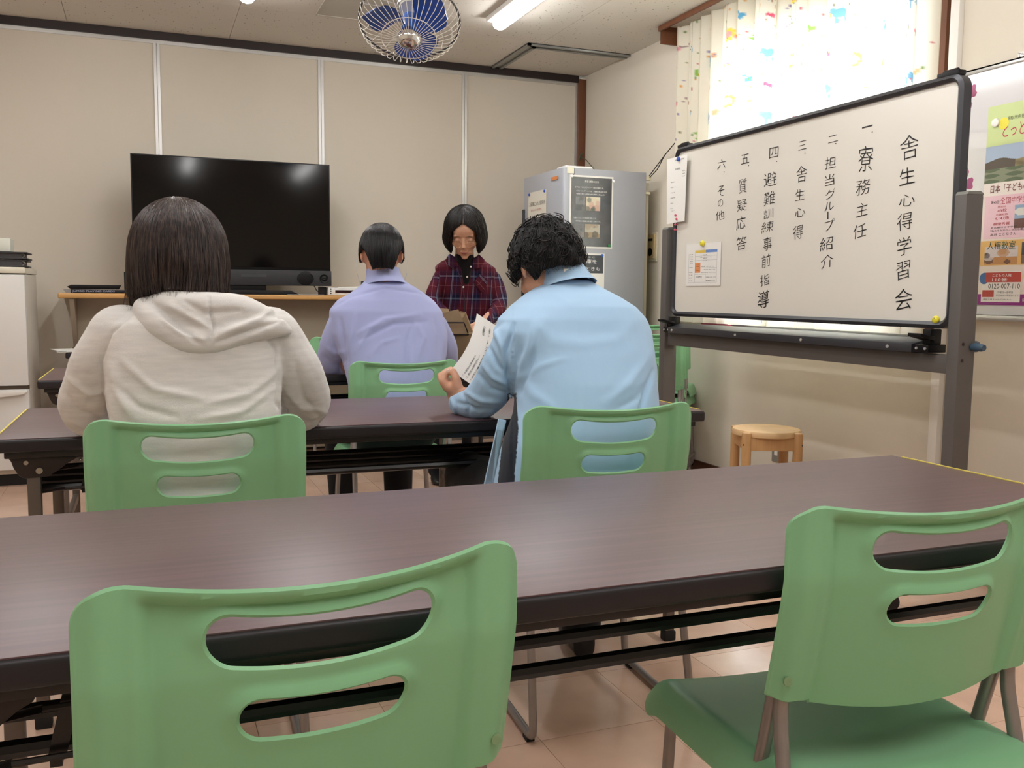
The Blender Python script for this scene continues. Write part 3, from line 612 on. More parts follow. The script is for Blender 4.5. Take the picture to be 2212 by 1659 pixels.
def snapshot(parent, P, u0, v0, u1, v1, rows, off=.0012, name='printed_photo', fine=1):
    """small printed photo: a flat grid of printed colour patches"""
    nu, nv = 30*fine, 22*fine; V = []; F = []; C = []
    for j in range(nv+1):
        for i in range(nu+1): V.append(tuple(lerp4(P, u0+(u1-u0)*i/nu, v0+(v1-v0)*j/nv, off)))
    for j in range(nv):
        for i in range(nu): F.append((j*(nu+1)+i, j*(nu+1)+i+1, (j+1)*(nu+1)+i+1, (j+1)*(nu+1)+i))
    me = bpy.data.meshes.new(name); me.from_pydata(V, [], F); ca = me.color_attributes.new('print', 'FLOAT_COLOR', 'CORNER'); arr = []
    for j in range(nv):
        for i in range(nu):
            c = rows((i+.5)/nu, (j+.5)/nv); arr += list(c)*4 if len(c) == 4 else (list(c)+[1])*4
    ca.data.foreach_set('color', arr); return link(name, me, mat('photo_print', 'ffffff', .45, attr='print'), parent)
m_pap = mat('paper', 'e9e8e3', .6); m_ink = mat('black_ink', '1a1a1c', .5); m_wink = mat('white_ink', 'e8e8e8', .5); m_red = mat('red_ink', 'b53a48', .5)
def magnet(name, P, r, h, col, axis, label, cat='magnet', group='round magnets'):
    o = MB().lathe([(0, 0), (r*.95, 0), (r, h*.3), (r*.92, h*.8), (r*.5, h), (0, h*.98)], 20, P, axis).build(name, mat('magnet_'+col, col, .35)); return tag(o, label, cat, group)
# notices on the side of the fridge
P = [side(1231, 377), side(1330, 389), side(1322, 538), side(1226, 521)]
P[3] = Vector((P[0].x, P[0].y, P[2].z)); P[1] = Vector((P[2].x, P[1].y, P[0].z)); P = [P[0], P[1], P[2], P[3]]
n1 = plane_sheet('notice', P, m_pap); tag(n1, 'large black laminated cleaning notice on the grey refrigerator side', 'notice')
n1i = plane_sheet('dark_field', sub(P, .035, .025, .965, .975, .0006), mat('notice_dark', '34363c', .25, var=.3, vscale=18, coat=.5), n1, .0003)
write(n1, P, [('食堂 掃除の方法', .34, .905, .66, .935), ('①フローリングワイパーで床を掃除する。', .12, .825, .78, .848), ('※フローリングワイパーは、冷蔵庫の横にあります。', .15, .775, .86, .797), ('※食堂の隅から食堂全体を掃除しましょう!', .15, .735, .80, .757), ('②集まったごみを掃除機で吸います。', .10, .405, .62, .428), ('※掃除機は冷蔵庫の横に置いてあります。', .13, .362, .72, .384)], m_wink)
def ph(a, b_, c, seed):
    rs = np.random.RandomState(seed); bl = [(rs.rand(), rs.rand(), rs.uniform(.08, .22), rs.choice(3)) for _ in range(9)]
    cc = [lin(a), lin(b_), lin(c)]
    def f(u, v):
        col = np.array(cc[0] if v > .4 else cc[1])
        for (x, y, r, k) in bl:
            if (u-x)**2+((v-y)*.8)**2 < r*r: col = col*.3+np.array(cc[k])*.7
        return tuple(col)
    return f
snapshot(n1, P, .14, .52, .35, .71, ph('7d7f80', '5d5f60', '9a9a94', 1)); snapshot(n1, P, .38, .52, .70, .71, ph('d8cfb8', 'c7a594', '3e5a50', 2))
snapshot(n1, P, .12, .15, .34, .335, ph('6f7173', '8a8680', '4a4a4c', 3)); snapshot(n1, P, .36, .15, .70, .335, ph('b8b4a4', 'a08e74', '4e4c4a', 4))
P2 = [side(1222, 545), side(1306, 548), side(1304, 700), side(1222, 698)]; P2 = [Vector((P2[0].x, P2[0].y, P2[1].z)), P2[1], Vector((P2[1].x, P2[1].y, P2[2].z)), Vector((P2[0].x, P2[0].y, P2[2].z))]
n2 = plane_sheet('notice', P2, m_pap); tag(n2, 'lower notice with a black heading on the grey refrigerator side, behind the curly head', 'notice')
plane_sheet('dark_field', sub(P2, .03, .72, .965, .975, .0006), mat('notice_dark2', '2b323c', .3), n2, .0003)
write(n2, P2, [('冷蔵庫を', .22, .855, .80, .915), ('使うときも', .25, .755, .88, .81), ('ぞうこ', .45, .935, .75, .955)], m_wink)
write(n2, P2, [('●', .42, .58, .62, .69)], m_ink)
P3 = [onx(1142, 414, FX0-.0065), onx(1181, 404, FX0-.0065), onx(1181, 520, FX0-.0065), onx(1142, 520, FX0-.0065)]; y_a, y_b = P3[0].y, P3[1].y; zt, zb = P3[1].z-.01, P3[1].z-.36
P3 = [Vector((FX0-.0075, y_a, zt)), Vector((FX0-.0075, y_b, zt)), Vector((FX0-.0075, y_b, zb)), Vector((FX0-.0075, y_a, zb))]
n3 = plane_sheet('notice', P3, mat('paper_cream', 'dcd8cb', .6)); tag(n3, 'cream notice about drinking water on the door of the grey refrigerator', 'notice')
write(n3, P3, [('冷蔵庫に入れる飲料水', .07, .74, .93, .82)], m_ink); write(n3, P3, [('記名のないもの 没収注意! ※', .16, .65, .74, .69)], m_red); write(n3, P3, [('▮+▯+▮=4!', .12, .48, .88, .58)], m_ink)
snapshot(n3, P3, .1, .1, .9, .4, ph('b9b7ae', '8f8e88', '55544f', 6))
for px, py, c, l in ((1235, 380, 'e8e8e8', 'white round magnet at the top left of the black cleaning notice'), (1325, 392, 'eeeeee', 'white round magnet at the top right of the black cleaning notice'), (1315, 531, '2f8a4c', 'green round magnet at the bottom of the black cleaning notice'), (1300, 552, '3060b8', 'blue round magnet on the lower notice of the grey refrigerator')):
    magnet('magnet', side(px, py)+Vector((0, -.0015, 0)), .009, .008, c, (0, -1, 0), l)
for yy, l in ((y_a-.02, 'left'), (y_b+.025, 'right')): magnet('magnet', (FX0-.008, yy, zt-.012), .009, .008, '2a4fa8', (-1, 0, 0), 'blue round magnet at the top %s of the drinking water notice' % l)
plane_sheet('rating_label', [side(1225, 361), side(1240, 362), side(1240, 375), side(1225, 374)], mat('label_cream', 'dedbc6', .5), gf)
plane_sheet('orange_label', [Vector((FX0-.0055, FY0+.16, 1.742)), Vector((FX0-.0055, FY0+.06, 1.742)), Vector((FX0-.0055, FY0+.06, 1.722)), Vector((FX0-.0055, FY0+.16, 1.722))], mat('label_orange', 'd9864a', .5), gf)
# cords that tie the fridge to the wall
hk = ony(1259, 268, YB-.045)
b = MB(); b.tube([(2.955, 6.16, 2.03), (2.93, 6.0, 1.98), (2.88, 5.62, 1.79)], .0028, 6); b.tube([(2.945, 6.155, 2.0), (2.955, 6.155, 2.035), (2.97, 6.155, 2.05)], .006, 6)
tag(b.build('tie_cord', mat('cord_green', '46523e', .6)), 'dark green tie cord from the brown corner post down to the grey refrigerator', 'cord')
b = MB(); b.tube([(2.905, 5.09, 1.755), (2.95, 4.97, 1.88), (2.99, 4.84, 1.99)], .003, 6); b.tube([(2.905, 5.08, 1.75), (2.93, 5.02, 1.80), (2.95, 4.965, 1.885)], .003, 6)
tag(b.build('tie_cord', mat('cord_black', '22201e', .6)), 'black tie cord from the grey refrigerator up to the curtain', 'cord')
# wall intercom
t = empty('wall_speaker', (XR, 5.16, 1.34), 'small beige wall speaker box between grey refrigerator and whiteboard', 'speaker')
a_ = onx(1402, 503, XR); b_ = onx(1420, 563, XR)
MB().box((XR-.01, b_.y, b_.z-.005), (XR, a_.y, a_.z)).build('back_plate', mat('plate_cream', 'cfc7b2', .5), t, bevel=.004)
MB().box((XR-.02, b_.y+.015, b_.z+.012), (XR-.01, a_.y-.012, a_.z-.012)).build('front_plate', mat('plate_gold', 'c9b285', .35, .3), t, bevel=.003)
ymid = (a_.y+b_.y)/2
MB().lathe([(0, 0), (.024, 0), (.026, .003), (.022, .005), (0, .004)], 24, (XR-.02, ymid, b_.z+.055), (-1, 0, 0)).box((XR-.022, ymid-.024, a_.z-.055), (XR-.019, ymid+.024, a_.z-.04)).build('grille', m_blk, t)
b = MB(); [b.disc((XR-.02, yy, zz), .003, (-1, 0, 0)) for yy in (b_.y+.02, a_.y-.018) for zz in (b_.z+.017, a_.z-.018)]; b.build('screw', m_alu, t)
# wall outlet behind the stool
t = empty('wall_outlet', (XR, 3.87, .25), 'grey wall outlet plate seen behind the wooden stool', 'outlet')
MB().box((XR-.006, 3.83, .19), (XR, 3.90, .31)).build('plate', mat('outlet_grey', '8d8880', .5), t, bevel=.002)
MB().box((XR-.009, 3.852, .225), (XR-.005, 3.878, .275)).build('socket', m_white, t, bevel=.001)
# stool
st = empty('wooden_stool', (2.66, 3.50, 0), 'round wooden stool with four posts by the wall under the whiteboard', 'stool')
ms_ = mat('stool_wood', 'cdaa7c', .5, var=.12, vscale=7, stretch=(1, 1, 6)); msl = mat('stool_leg_wood', 'bb9160', .5, var=.10, vscale=12, stretch=(6, 6, .6))
SC = Vector((2.655, 3.505, 0)); R0 = .155
MB().lathe([(0, .402), (R0-.006, .402), (R0, .406), (R0, .424), (R0-.005, .43), (0, .431)], 48, SC).build('seat', ms_, st)
for k in range(4):
    a = math.radians(22+90*k); c = SC+Vector((math.cos(a)*(R0+.008), math.sin(a)*(R0+.008), 0))
    b = MB(); b.lathe([(0, 0), (.018, 0), (.0215, .02), (.0215, .415), (.019, .424), (.013, .427), (0, .427)], 20, c); b.build('leg', msl, st)
    b = MB(); b.disc(c+Vector((math.cos(a), math.sin(a), 0))*.0214+Vector((0, 0, .372)), .004, (math.cos(a), math.sin(a), 0), .001); b.build('bolt', m_dk, st)
    a2 = a+math.pi/2; c2 = SC+Vector((math.cos(a2)*(R0+.008), math.sin(a2)*(R0+.008), 0)); d = (c2-c).normalized(); n = Vector((-d.y, d.x, 0))*.01
    b = MB(); q = [c+d*.018-n, c2-d*.018-n, c2-d*.018+n, c+d*.018+n]; b._add([p+Vector((0, 0, .345)) for p in q]+[p+Vector((0, 0, .402)) for p in q], [(3,2,1,0), (4,5,6,7), (0,1,5,4), (1,2,6,5), (2,3,7,6), (3,0,4,7)]); b.build('apron', msl, st, bevel=.002)
# ================================================================= WHITEBOARDS
m_fr = mat('board_frame', '3c3d42', .4, .3); m_post = mat('stand_grey', '625e5b', .5, .2); m_bd = mat('board_white', 'e2dfd6', .22, spec=.5, coat=.3)
BX = 2.52
wb = empty('mobile_whiteboard', (2.53, 3.25, 0), 'white board on a grey rolling stand with handwritten Japanese agenda', 'whiteboard')
y0, y1, z0, z1 = 2.352, 4.138, .932, 1.776
MB().box((BX+.004, y0+.02, z0+.02), (BX+.022, y1-.02, z1-.02)).build('writing_surface', m_bd, wb, smooth=False)
def ringpts(y0, y1, z0, z1, r, k=6):
    P = []
    for cy, cz, a0 in ((y1-r, z1-r, 0), (y0+r, z1-r, 90), (y0+r, z0+r, 180), (y1-r, z0+r, 270)):
        for q in range(k+1): a = math.radians(a0+90*q/k); P.append((cy+r*math.cos(a), cz+r*math.sin(a)))
    return P
outer = ringpts(y0, y1, z0, z1, .05); inner = ringpts(y0+.024, y1-.024, z0+.024, z1-.024, .028); mid = ringpts(y0+.013, y1-.013, z0+.013, z1-.013, .04)
b = MB(); n = len(outer); V = []
for pts, x in ((outer, BX+.03), (outer, BX-.004), (mid, BX-.012), (inner, BX-.004), (inner, BX+.006)): V += [(x, p[0], p[1]) for p in pts]
b._add(V, [(r*n+i, r*n+(i+1) % n, (r+1)*n+(i+1) % n, (r+1)*n+i) for r in range(4) for i in range(n)]); b.build('frame', m_fr, wb)
for yy in (y0+.07, y1-.07):
    MB().box((BX-.006, yy-.045, z1-.004), (BX+.028, yy+.045, z1+.012)).lathe([(0, -.03), (.008, -.03), (.008, .03), (0, .03)], 12, (BX+.01, yy, z1+.014), (0, 1, 0)).build('corner_clip', m_blk, wb, bevel=.003)
for (a, b_) in ((2.293, 2.343), (4.152, 4.205)):
    MB().box((BX-.03, a, .09), (BX+.045, b_, 1.375)).build('post', m_post, wb, bevel=.008)
    b = MB(); b.prism([(BX-.03, 1.372), (BX+.045, 1.372), (BX+.045, 1.379), (BX+.03, 1.386), (BX-.02, 1.384)], a, b_, 'y'); b.build('post_cap', mat('cap_grey', '75756f', .5), wb, bevel=.004)
    MB().box((BX-.26, a, .055), (BX+.30, b_, .095)).build('foot', m_post, wb, bevel=.006)
    for xx in (BX-.235, BX+.275):
        MB().lathe([(0, -.011), (.024, -.011), (.027, -.006), (.027, .006), (.024, .011), (0, .011)], 20, (xx, (a+b_)/2, .027), (0, 1, 0)).box((xx-.012, (a+b_)/2-.016, .03), (xx+.012, (a+b_)/2+.016, .056)).build('caster', m_rub, wb)
    for zz in (.885, .83):
        b = MB(); b.disc((BX-.01, a-.0005, zz), .006, (0, -1, 0), .001, 14); b.build('bolt_hole', mat('bolt_dark', '2b1c18', .4), wb)
MB().box((BX-.012, 2.343, .782), (BX+.035, 4.152, .845)).build('beam', m_post, wb, bevel=.003)
tr = MB(); tr.prism([(BX-.075, .862), (BX-.075, .848), (BX-.055, .842), (BX+.03, .842), (BX+.03, .888), (BX+.024, .888), (BX+.024, .850), (BX-.05, .850), (BX-.066, .864)], 2.47, 4.08, 'y')
tr = MB(); tr.prism([(BX-.055, .848), (BX+.03, .848), (BX+.03, .897), (BX+.02, .897), (BX-.03, .882), (BX-.055, .878)], 2.47, 4.08, 'y')
tr = tr.build('pen_tray', m_fr, wb, bevel=.003)
b = MB()
for yy in (4.04, 3.50, 3.05, 2.58): b.disc((BX-.0555, yy, .863), .006, (-1, 0, 0), .004, 14)
b.build('screw', mat('screw_bright', 'd8d8d4', .3, .6), tr)
for yy, s in ((4.10, 1), (2.43, -1)):
    h = MB().box((BX-.05, yy-.03, .85), (BX+.03, yy+.03, .878)).box((BX-.03, yy-.018, .878), (BX+.02, yy+.018, .93)).prism([(BX-.085, .905), (BX-.02, .89), (BX-.02, .905), (BX-.085, .917)], yy-.03, yy+.03, 'y').build('hinge_block', m_blk, wb, bevel=.003)
    b = MB(); [b.disc((BX-.051, yy+q, .864), .005, (-1, 0, 0), .004, 12) for q in (-.018, .02)]; b.build('screw', mat('screw_bright', 'd8d8d4', .3, .6), h)
b = MB(); b.lathe([(0, -.045), (.010, -.045), (.013, -.035), (.013, .0), (.008, .004), (0, .004)], 20, (BX+.03, 2.290, .875), (0, 1, 0)); b.lathe([(0, 0), (.015, 0), (.019, .006), (.019, .028), (.014, .034), (0, .034)], 20, (BX+.045, 2.315, .875), (1, 0, 0)); b.build('turn_knob', mat('knob_bluegrey', '3c5468', .4), wb)
# handwriting: column by column, (sign, centre x, centre y, width, height) measured on the board
HW = [[('舎', 1538, 318, 108, 160), ('生', 1525, 490, 92, 108), ('心', 1522, 632, 90, 78), ('得', 1510, 758, 90, 112), ('学', 1507, 903, 84, 120), ('習', 1500, 1045, 80, 118), ('会', 1502, 1215, 104, 142)],
 [('一', 1290, 200, 62, 10), ('.', 1319, 232, 7, 7), ('寮', 1280, 388, 88, 168), ('務', 1264, 555, 82, 104), ('主', 1258, 688, 68, 88), ('任', 1245, 815, 80, 92)],
 [('二', 1088, 272, 56, 46), ('.', 1104, 300, 7, 7), ('担', 1073, 412, 66, 78), ('当', 1068, 514, 56, 76), ('グ', 1072, 597, 60, 66), ('ル', 1066, 668, 56, 56), ('|', 1058, 722, 6, 44), ('プ', 1067, 778, 58, 74), ('紹', 1050, 890, 76, 88), ('介', 1054, 994, 76, 88)],
 [('三', 908, 310, 46, 58), ('.', 923, 357, 7, 7), ('舎', 903, 478, 62, 108), ('生', 893, 600, 54, 76), ('心', 893, 705, 62, 60), ('得', 882, 822, 58, 90)],
 [('四', 740, 355, 52, 74), ('.', 757, 405, 6, 6), ('避', 718, 508, 74, 92), ('難', 714, 622, 66, 86), ('訓', 708, 712, 58, 66), ('練', 702, 790, 68, 72), ('事', 702, 890, 50, 88), ('前', 693, 990, 52, 84), ('指', 687, 1103, 54, 76), ('導', 679, 1216, 66, 114)],
 [('五', 570, 390, 48, 62), ('.', 591, 430, 6, 6), ('質', 557, 550, 46, 98), ('疑', 552, 662, 56, 76), ('応', 546, 768, 56, 84), ('答', 549, 885, 60, 88)],
 [('六', 433, 420, 48, 62), ('.', 447, 467, 6, 6), ('そ', 430, 578, 40, 62), ('の', 425, 650, 30, 42), ('他', 423, 722, 50, 62)]]
rs = np.random.RandomState(11); kk = 812/2212
for col in HW:
    b = MB()
    for ch, cx, cy, w_, h_ in col:
        ph_ = rs.uniform(0, 6, 4); sl = .24+rs.uniform(-.03, .03); curv = rs.uniform(-.02, .02)
        def fn(u, v):
            if ch not in '.|一':
                u2 = u+.022*math.sin(5*v+ph_[0])+.012*math.sin(9*u+ph_[1]); v2 = v+.022*math.sin(5*u+ph_[2])+.012*math.sin(8*v+ph_[3])
            else: u2, v2 = u, v
            zx = cx+(u2-.5)*w_-(.5-v2)*w_*.02; zy = cy-(v2-.5)*h_*(1-.12*(w_ > 40))-sl*(u2-.5)*w_
            p = onx(1400+zx*kk, 200+zy*kk, BX+.003); return p
        b = MB(); text_on(b, ch, fn, 4, -.010 if ch not in '.|一導' else 0.); b.build('handwritten_sign', mat('marker_ink', '121214', .45), wb, smooth=False, norm=False)
# sheets and magnets on the board
Pa = [Vector((BX-.017, onx(1443, 340, BX-.012).y, 1.728)), Vector((BX-.014, 4.005, 1.728)), Vector((BX-.014, 4.015, 1.405)), Vector((BX-.017, onx(1443, 462, BX-.012).y, 1.40))]
sa = plane_sheet('agenda_sheet', Pa, m_pap); tag(sa, 'white printed agenda sheet hanging over the top left corner of the rolling board', 'paper')
write(sa, Pa, [('令和六年度 舎生心得学習会', .40, .94, .85, .965), ('舎生心得学習会', .42, .80, .68, .83), ('日時', .8, .76, .93, .775), ('場所', .8, .72, .93, .735), ('食堂', .8, .68, .93, .695), ('一.寮務主任挨拶', .2, .62, .42, .635), ('二.担当グループ', .2, .54, .46, .555), ('三.舎生心得', .2, .46, .44, .475), ('四.避難訓練事前', .2, .38, .46, .395), ('五.質疑応答', .2, .30, .36, .315), ('六.その他', .2, .22, .34, .235), ('その他について', .26, .18, .45, .195)], mat('grey_ink', '55565a', .6))
Pb = [onx(1484, 528, BX+.003), onx(1559, 522, BX+.003), onx(1555, 617, BX+.003), onx(1482, 618, BX+.003)]; ya, yb = Pb[0].y, Pb[1].y; zt, zb = Pb[1].z, Pb[2].z
Pb = [Vector((BX+.0015, ya, zt)), Vector((BX+.0015, yb, zt)), Vector((BX+.0015, yb, zb)), Vector((BX+.0015, ya, zb))]
sb = plane_sheet('timetable_sheet', Pb, m_pap); tag(sb, 'white daily timetable sheet with yellow, blue and orange cells on the rolling board', 'paper')
for nm, u0, v0, u1, v1, c in (('yellow_cell', .27, .775, .58, .84, 'e0c15a'), ('blue_cell', .58, .775, .90, .84, '6c8cc8'), ('orange_cell', .27, .31, .43, .545, 'e0925a')): plane_sheet(nm, sub(Pb, u0, v0, u1, v1, .0006), mat('print_'+c, c, .6), sb, .0002)
b = MB()
for (u0, v0, u1, v1) in [(.27, .70, .9, .704), (.27, .60, .9, .604), (.27, .42, .9, .424), (.27, .27, .9, .274), (.08, .08, .9, .084), (.27, .08, .274, .77), (.58, .08, .584, .27), (.896, .08, .9, .77), (.08, .08, .084, .77)]:
    b.quad(*[lerp4(Pb, u, v, .0009) for u, v in ((u0, v0), (u1, v0), (u1, v1), (u0, v1))])
b.build('ruled_line', mat('line_grey', '8a8d94', .6), sb, smooth=False, norm=False)
its = [('起床', .5, .715, .62, .735), ('清掃・朝食 7:00〜7:40', .42, .66, .74, .68), ('登校', .5, .635, .62, .655), ('下校', .5, .575, .62, .595), ('自由時間・入浴 16:00〜18:30', .46, .44, .82, .462), ('夕食(学習) 18:00〜19:00', .5, .365, .86, .387), ('点呼と学習 19:30〜21:45', .46, .30, .88, .322), ('就寝準備', .32, .20, .48, .225), ('中学部 21:30〜22:00', .6, .19, .88, .215), ('高等部 22:30', .6, .115, .86, .14)]
its += [(t, .12, .74-.055*i, .2, .76-.055*i) for i, t in enumerate(['6:30', '7:00', '7:30', '8:00', '8:10'])] + [('18:00', .1, .43, .2, .45), ('19:30', .1, .31, .2, .33), ('21:00', .1, .25, .2, .27), ('22:00', .1, .18, .2, .2), ('22:30', .1, .11, .2, .13), ('学習', .31, .50, .39, .52), ('時間', .31, .45, .39, .47), ('自習', .31, .36, .39, .38)]
write(sb, Pb, its, m_ink)
def smiley(P, r, ax, label, up=(0, 0, 1)):
    t = empty('smiley_magnet', P, label, 'magnet', 'yellow smiling magnets'); P = Vector(P); ax = Vector(ax)
    MB().lathe([(0, 0), (r*.9, 0), (r, r*.3), (r*.94, r*.62), (r*.7, r*.9), (r*.35, r*1.05), (0, r*1.08)], 28, P, ax).build('ball', mat('smiley_yellow', 'e8dc3c', .25), t)
    rt = Vector((0, -1, 0)); u = Vector(up)
    def on(a, c): d = math.sqrt(max(0, 1-a*a-c*c)); return P+rt*(a*r*.98)+u*(c*r*.98)+ax*(r*.10+d*r*1.0)
    b = MB(); b.tube([on(.62*math.cos(q), .62*math.sin(q)) for q in np.linspace(math.radians(195), math.radians(345), 12)], r*.055, 5)
    for e in (-.22, .16): b.tube([on(e, .28), on(e, .40), on(e+.02, .52)], r*.08, 5)
    b.build('smile', m_ink, t)
smiley(onx(2024, 691, BX+.003), .0145, (-1, 0, 0), 'yellow smiling magnet at the bottom right corner of the rolling board')
smiley(onx(1519, 526, BX), .0145, (-1, 0, 0), 'yellow smiling magnet holding the timetable sheet')
magnet('magnet', onx(1467, 344, BX-.016), .011, .012, '2a52b8', (-1, 0, 0), 'blue round magnet holding the agenda sheet at the board corner')
pk = mat('pink_bead', 'cf4f6c', .3)
for k, (px, py) in enumerate(((1459, 465), (1461, 473), (1459, 485), (1458, 496))):
    c = onx(px, py, BX-.02); tag(MB().ell(c, (.006, .006, .006), 12, 8).lathe([(0, 0), (.003, 0), (.003, .012), (0, .012)], 8, (c.x, c.y, c.z), (1, 0, 0)).build('push_magnet', pk), ['topmost', 'second', 'third', 'lowest'][k]+' of the small pink bead magnets below the agenda sheet', 'magnet', 'pink bead magnets')
# pink paper blossoms behind the board
def petal_flower(c, r, label, tone, n=5, a0=0., tilt=0.):
    b = MB()
    for k in range(n):
        a = a0+2*math.pi*k/n; d = Vector((0, -math.cos(a), math.sin(a))); s_ = Vector((0, math.sin(a), math.cos(a))); c_ = Vector(c)
        pts = [c_]+[c_+d*(r*u)+s_*(r*w_) + Vector((-.012*u*u, 0, 0)) for u, w_ in ((.45, .27), (.8, .34), (1.0, .22), (.93, .06), (.88, 0), (.93, -.06), (1.0, -.22), (.8, -.34), (.45, -.27))]
        q = [p+Vector((-.0012, 0, 0)) for p in pts]; m_ = len(pts); b._add(pts+q, [tuple(range(m_)), tuple(range(m_, 2*m_))[::-1]]+[(i, (i+1) % m_, m_+(i+1) % m_, m_+i) for i in range(m_)])
    return tag(b.build('paper_blossom', mat('paper_pink_'+tone, tone, .6)), label, 'paper flower', 'pink paper blossoms')
petal_flower(onx(2083, 208, 2.600), .062, 'pink paper blossom behind the top right edge of the rolling board', 'e08ab4', a0=.2)
petal_flower(onx(2077, 398, 2.600), .060, 'bright pink paper blossom behind the board just above the right stand post', 'f08fca', a0=1.2)
tag(MB().prism([(4.03, .905), (4.10, .905), (4.09, .925), (4.02, .93)], 2.70, 2.76, 'x').build('cloth', mat('dark_red_cloth', '9c3a50', .7), bevel=.004), 'dark pink cloth bundle on the window sill seen under the rolling board', 'cloth')
cl = onx(1490, 704, 2.9); bpy.data.objects.remove(bpy.data.objects['cloth'])
b = MB(); b.box((2.945, 4.27, .871), (2.985, 4.52, .925)); tag(b.build('cloth', mat('dark_red_cloth', '9c3a50', .7), bevel=.012), 'dark pink cloth on the window sill seen in the gap under the rolling board', 'cloth')
# ---------------------------------------------------------------- wall-mounted whiteboard
ww = empty('wall_whiteboard', (XR, 1.9, 1.4), 'wide wall-mounted whiteboard at the right edge, carrying a colourful poster', 'whiteboard')
WY, WE, wz0, wz1 = 2.790, .99, .965, 1.905
MB().box((XR-.02, WE+.01, wz0+.01), (XR, WY-.01, wz1-.01)).build('writing_surface', mat('wall_board_white', 'd6d5d8', .12, coat=.5, croug=.05), ww, smooth=False)
MB().box((XR-.027, WE, wz1-.014), (XR, WY, wz1)).box((XR-.027, WY-.014, wz0), (XR, WY, wz1)).box((XR-.027, WE, wz0), (XR, WE+.014, wz1)).box((XR-.035, WE, wz0-.012), (XR, WY, wz0+.008)).build('frame', mat('frame_alu', 'c4c2c0', .3, .6), ww, bevel=.003)
PX = XR-.0215
def wrect(x0, y0, x1, y1):
    a = onx(x0, y0, PX); d = onx(x0, y1, PX); e = onx(x1, (y0+y1)/2, PX); return a.y, e.y, a.z, d.z
py0 = 2.664; pz1 = 1.752; pz0 = 1.012; py1 = py0-.515
def PP(s0, t0, s1, t1, off=0): # s: 0..1 to the right, t: 0..1 downward
    x = PX-.0008-off; return [Vector((x, py0-.515*s0, pz1-.74*t0)), Vector((x, py0-.515*s1, pz1-.74*t0)), Vector((x, py0-.515*s1, pz1-.74*t1)), Vector((x, py0-.515*s0, pz1-.74*t1))]
F_ = PP(0, 0, 1, 1)
po = plane_sheet('poster', F_, mat('poster_cream', 'e6d8d0', .35, coat=.3)); tag(po, 'colourful human rights poster on the wall whiteboard at the right edge', 'poster')
def pr(nm, s0, t0, s1, t1, c, off=.0004): off += .0006; return plane_sheet(nm, PP(s0, t0, s1, t1, off), mat('print_'+c, c, .35), po, .0002)
pr('green_band', 0, 0, 1, .20, 'c5d596'); pr('white_band', 0, .385, 1, .45, 'e9e0da'); pr('pink_panel', .02, .45, 1, .665, 'e7c3cf', .0005); pr('orange_panel', .0, .675, 1, .80, 'e3b56c', .0005); pr('purple_band', 0, .945, 1, 1, '8c2480', .0005); pr('white_card', .03, .83, .36, .985, 'ece6e2', .0008); pr('red_header', .06, .835, .36, .885, 'b5382c', .0011); pr('red_cell', .04, .925, .14, .96, 'b5382c', .0011)
pr('yellow_note', .40, .86, .52, .96, 'eadf86', .0008)
b = MB(); b.disc(PP(.14, .095, .6, .9, .0013)[0], .022, (-1, 0, 0), .0004, 20); b.build('yellow_disc', mat('print_yellow', 'e6dc46', .35), po, smooth=False)
for s_, t_ in ((.05, .865), (.44, .85)): MB().disc(PP(s_, t_, .6, .99, .0014)[0], .022, (-1, 0, 0), .0004, 20).build('blue_disc', mat('print_blue', '34609c', .35), po, smooth=False)
b = MB(); b.disc(PP(.335, .86, .2, .1, .0014)[0], .018, (-1, 0, 0), .0004, 20); b.build('yellow_oval', mat('print_yellow2', 'ead98c', .35), po, smooth=False)
def pw(items, m, nm='lettering', off=.0016):
    b = MB()
    for s, u0, t0, u1, t1 in items:
        def fn(u, v): return Vector((PX-.0008-off, py0-.515*(u0+(u1-u0)*u), pz1-.74*(t1+(t0-t1)*v)))
        text_on(b, s, fn, 2)
    return b.build(nm, m, po, smooth=False, norm=False)
pw([('とっとり', .135, .10, .385, .165)], mat('print_crimson', 'b8304c', .4)); pw([('こ', .405, .09, .50, .165)], mat('print_green', '2f7a5c', .4))
pw([('令和6年3月発行', .17, .065, .33, .085), ('日本「子どもの権利条約', .06, .395, .56, .435), ('第43回', .07, .475, .14, .49), ('名古屋市立中学校', .08, .606, .3, .615), ('「私たちがからこぎれる風」', .08, .620, .36, .631), ('高井 ここなさん', .08, .638, .3, .652), ('三代 陽葵', .44, .638, .54, .652), ('0120-007-110', .09, .892, .355, .917), ('平日 8:30〜午後5:15まで', .16, .945, .35, .957), ('月曜日〜金曜日', .17, .93, .30, .941), ('悪質な書き込みがされたら、', .05, .968, .30, .975)], m_ink, off=.0018)
pw([('日本「子どもの権利条約', .06, .395, .56, .435)], mat('print_maroon', '7a2c34', .4), off=.0022)
pw([('全国中学生人権作文', .15, .462, .56, .495), ('参加校', .13, .503, .2, .512), ('43校', .13, .518, .21, .534), ('応募総数', .12, .541, .22, .551), ('4,147通', .11, .557, .23, .574), ('最優秀賞', .1, .585, .24, .599), ('"ひと', .45, .812, .62, .86)], m_red, off=.0018)
pw([('人権教室', .06, .68, .30, .72)], mat('print_teal', '23544c', .4), off=.002)
pw([('こどもの人権', .12, .842, .28, .858), ('110番', .12, .862, .25, .882), ('発行・編集 鳥取地方法務局・鳥取県人権擁護委員連合会', .38, .966, .98, .982)], m_wink, off=.002)
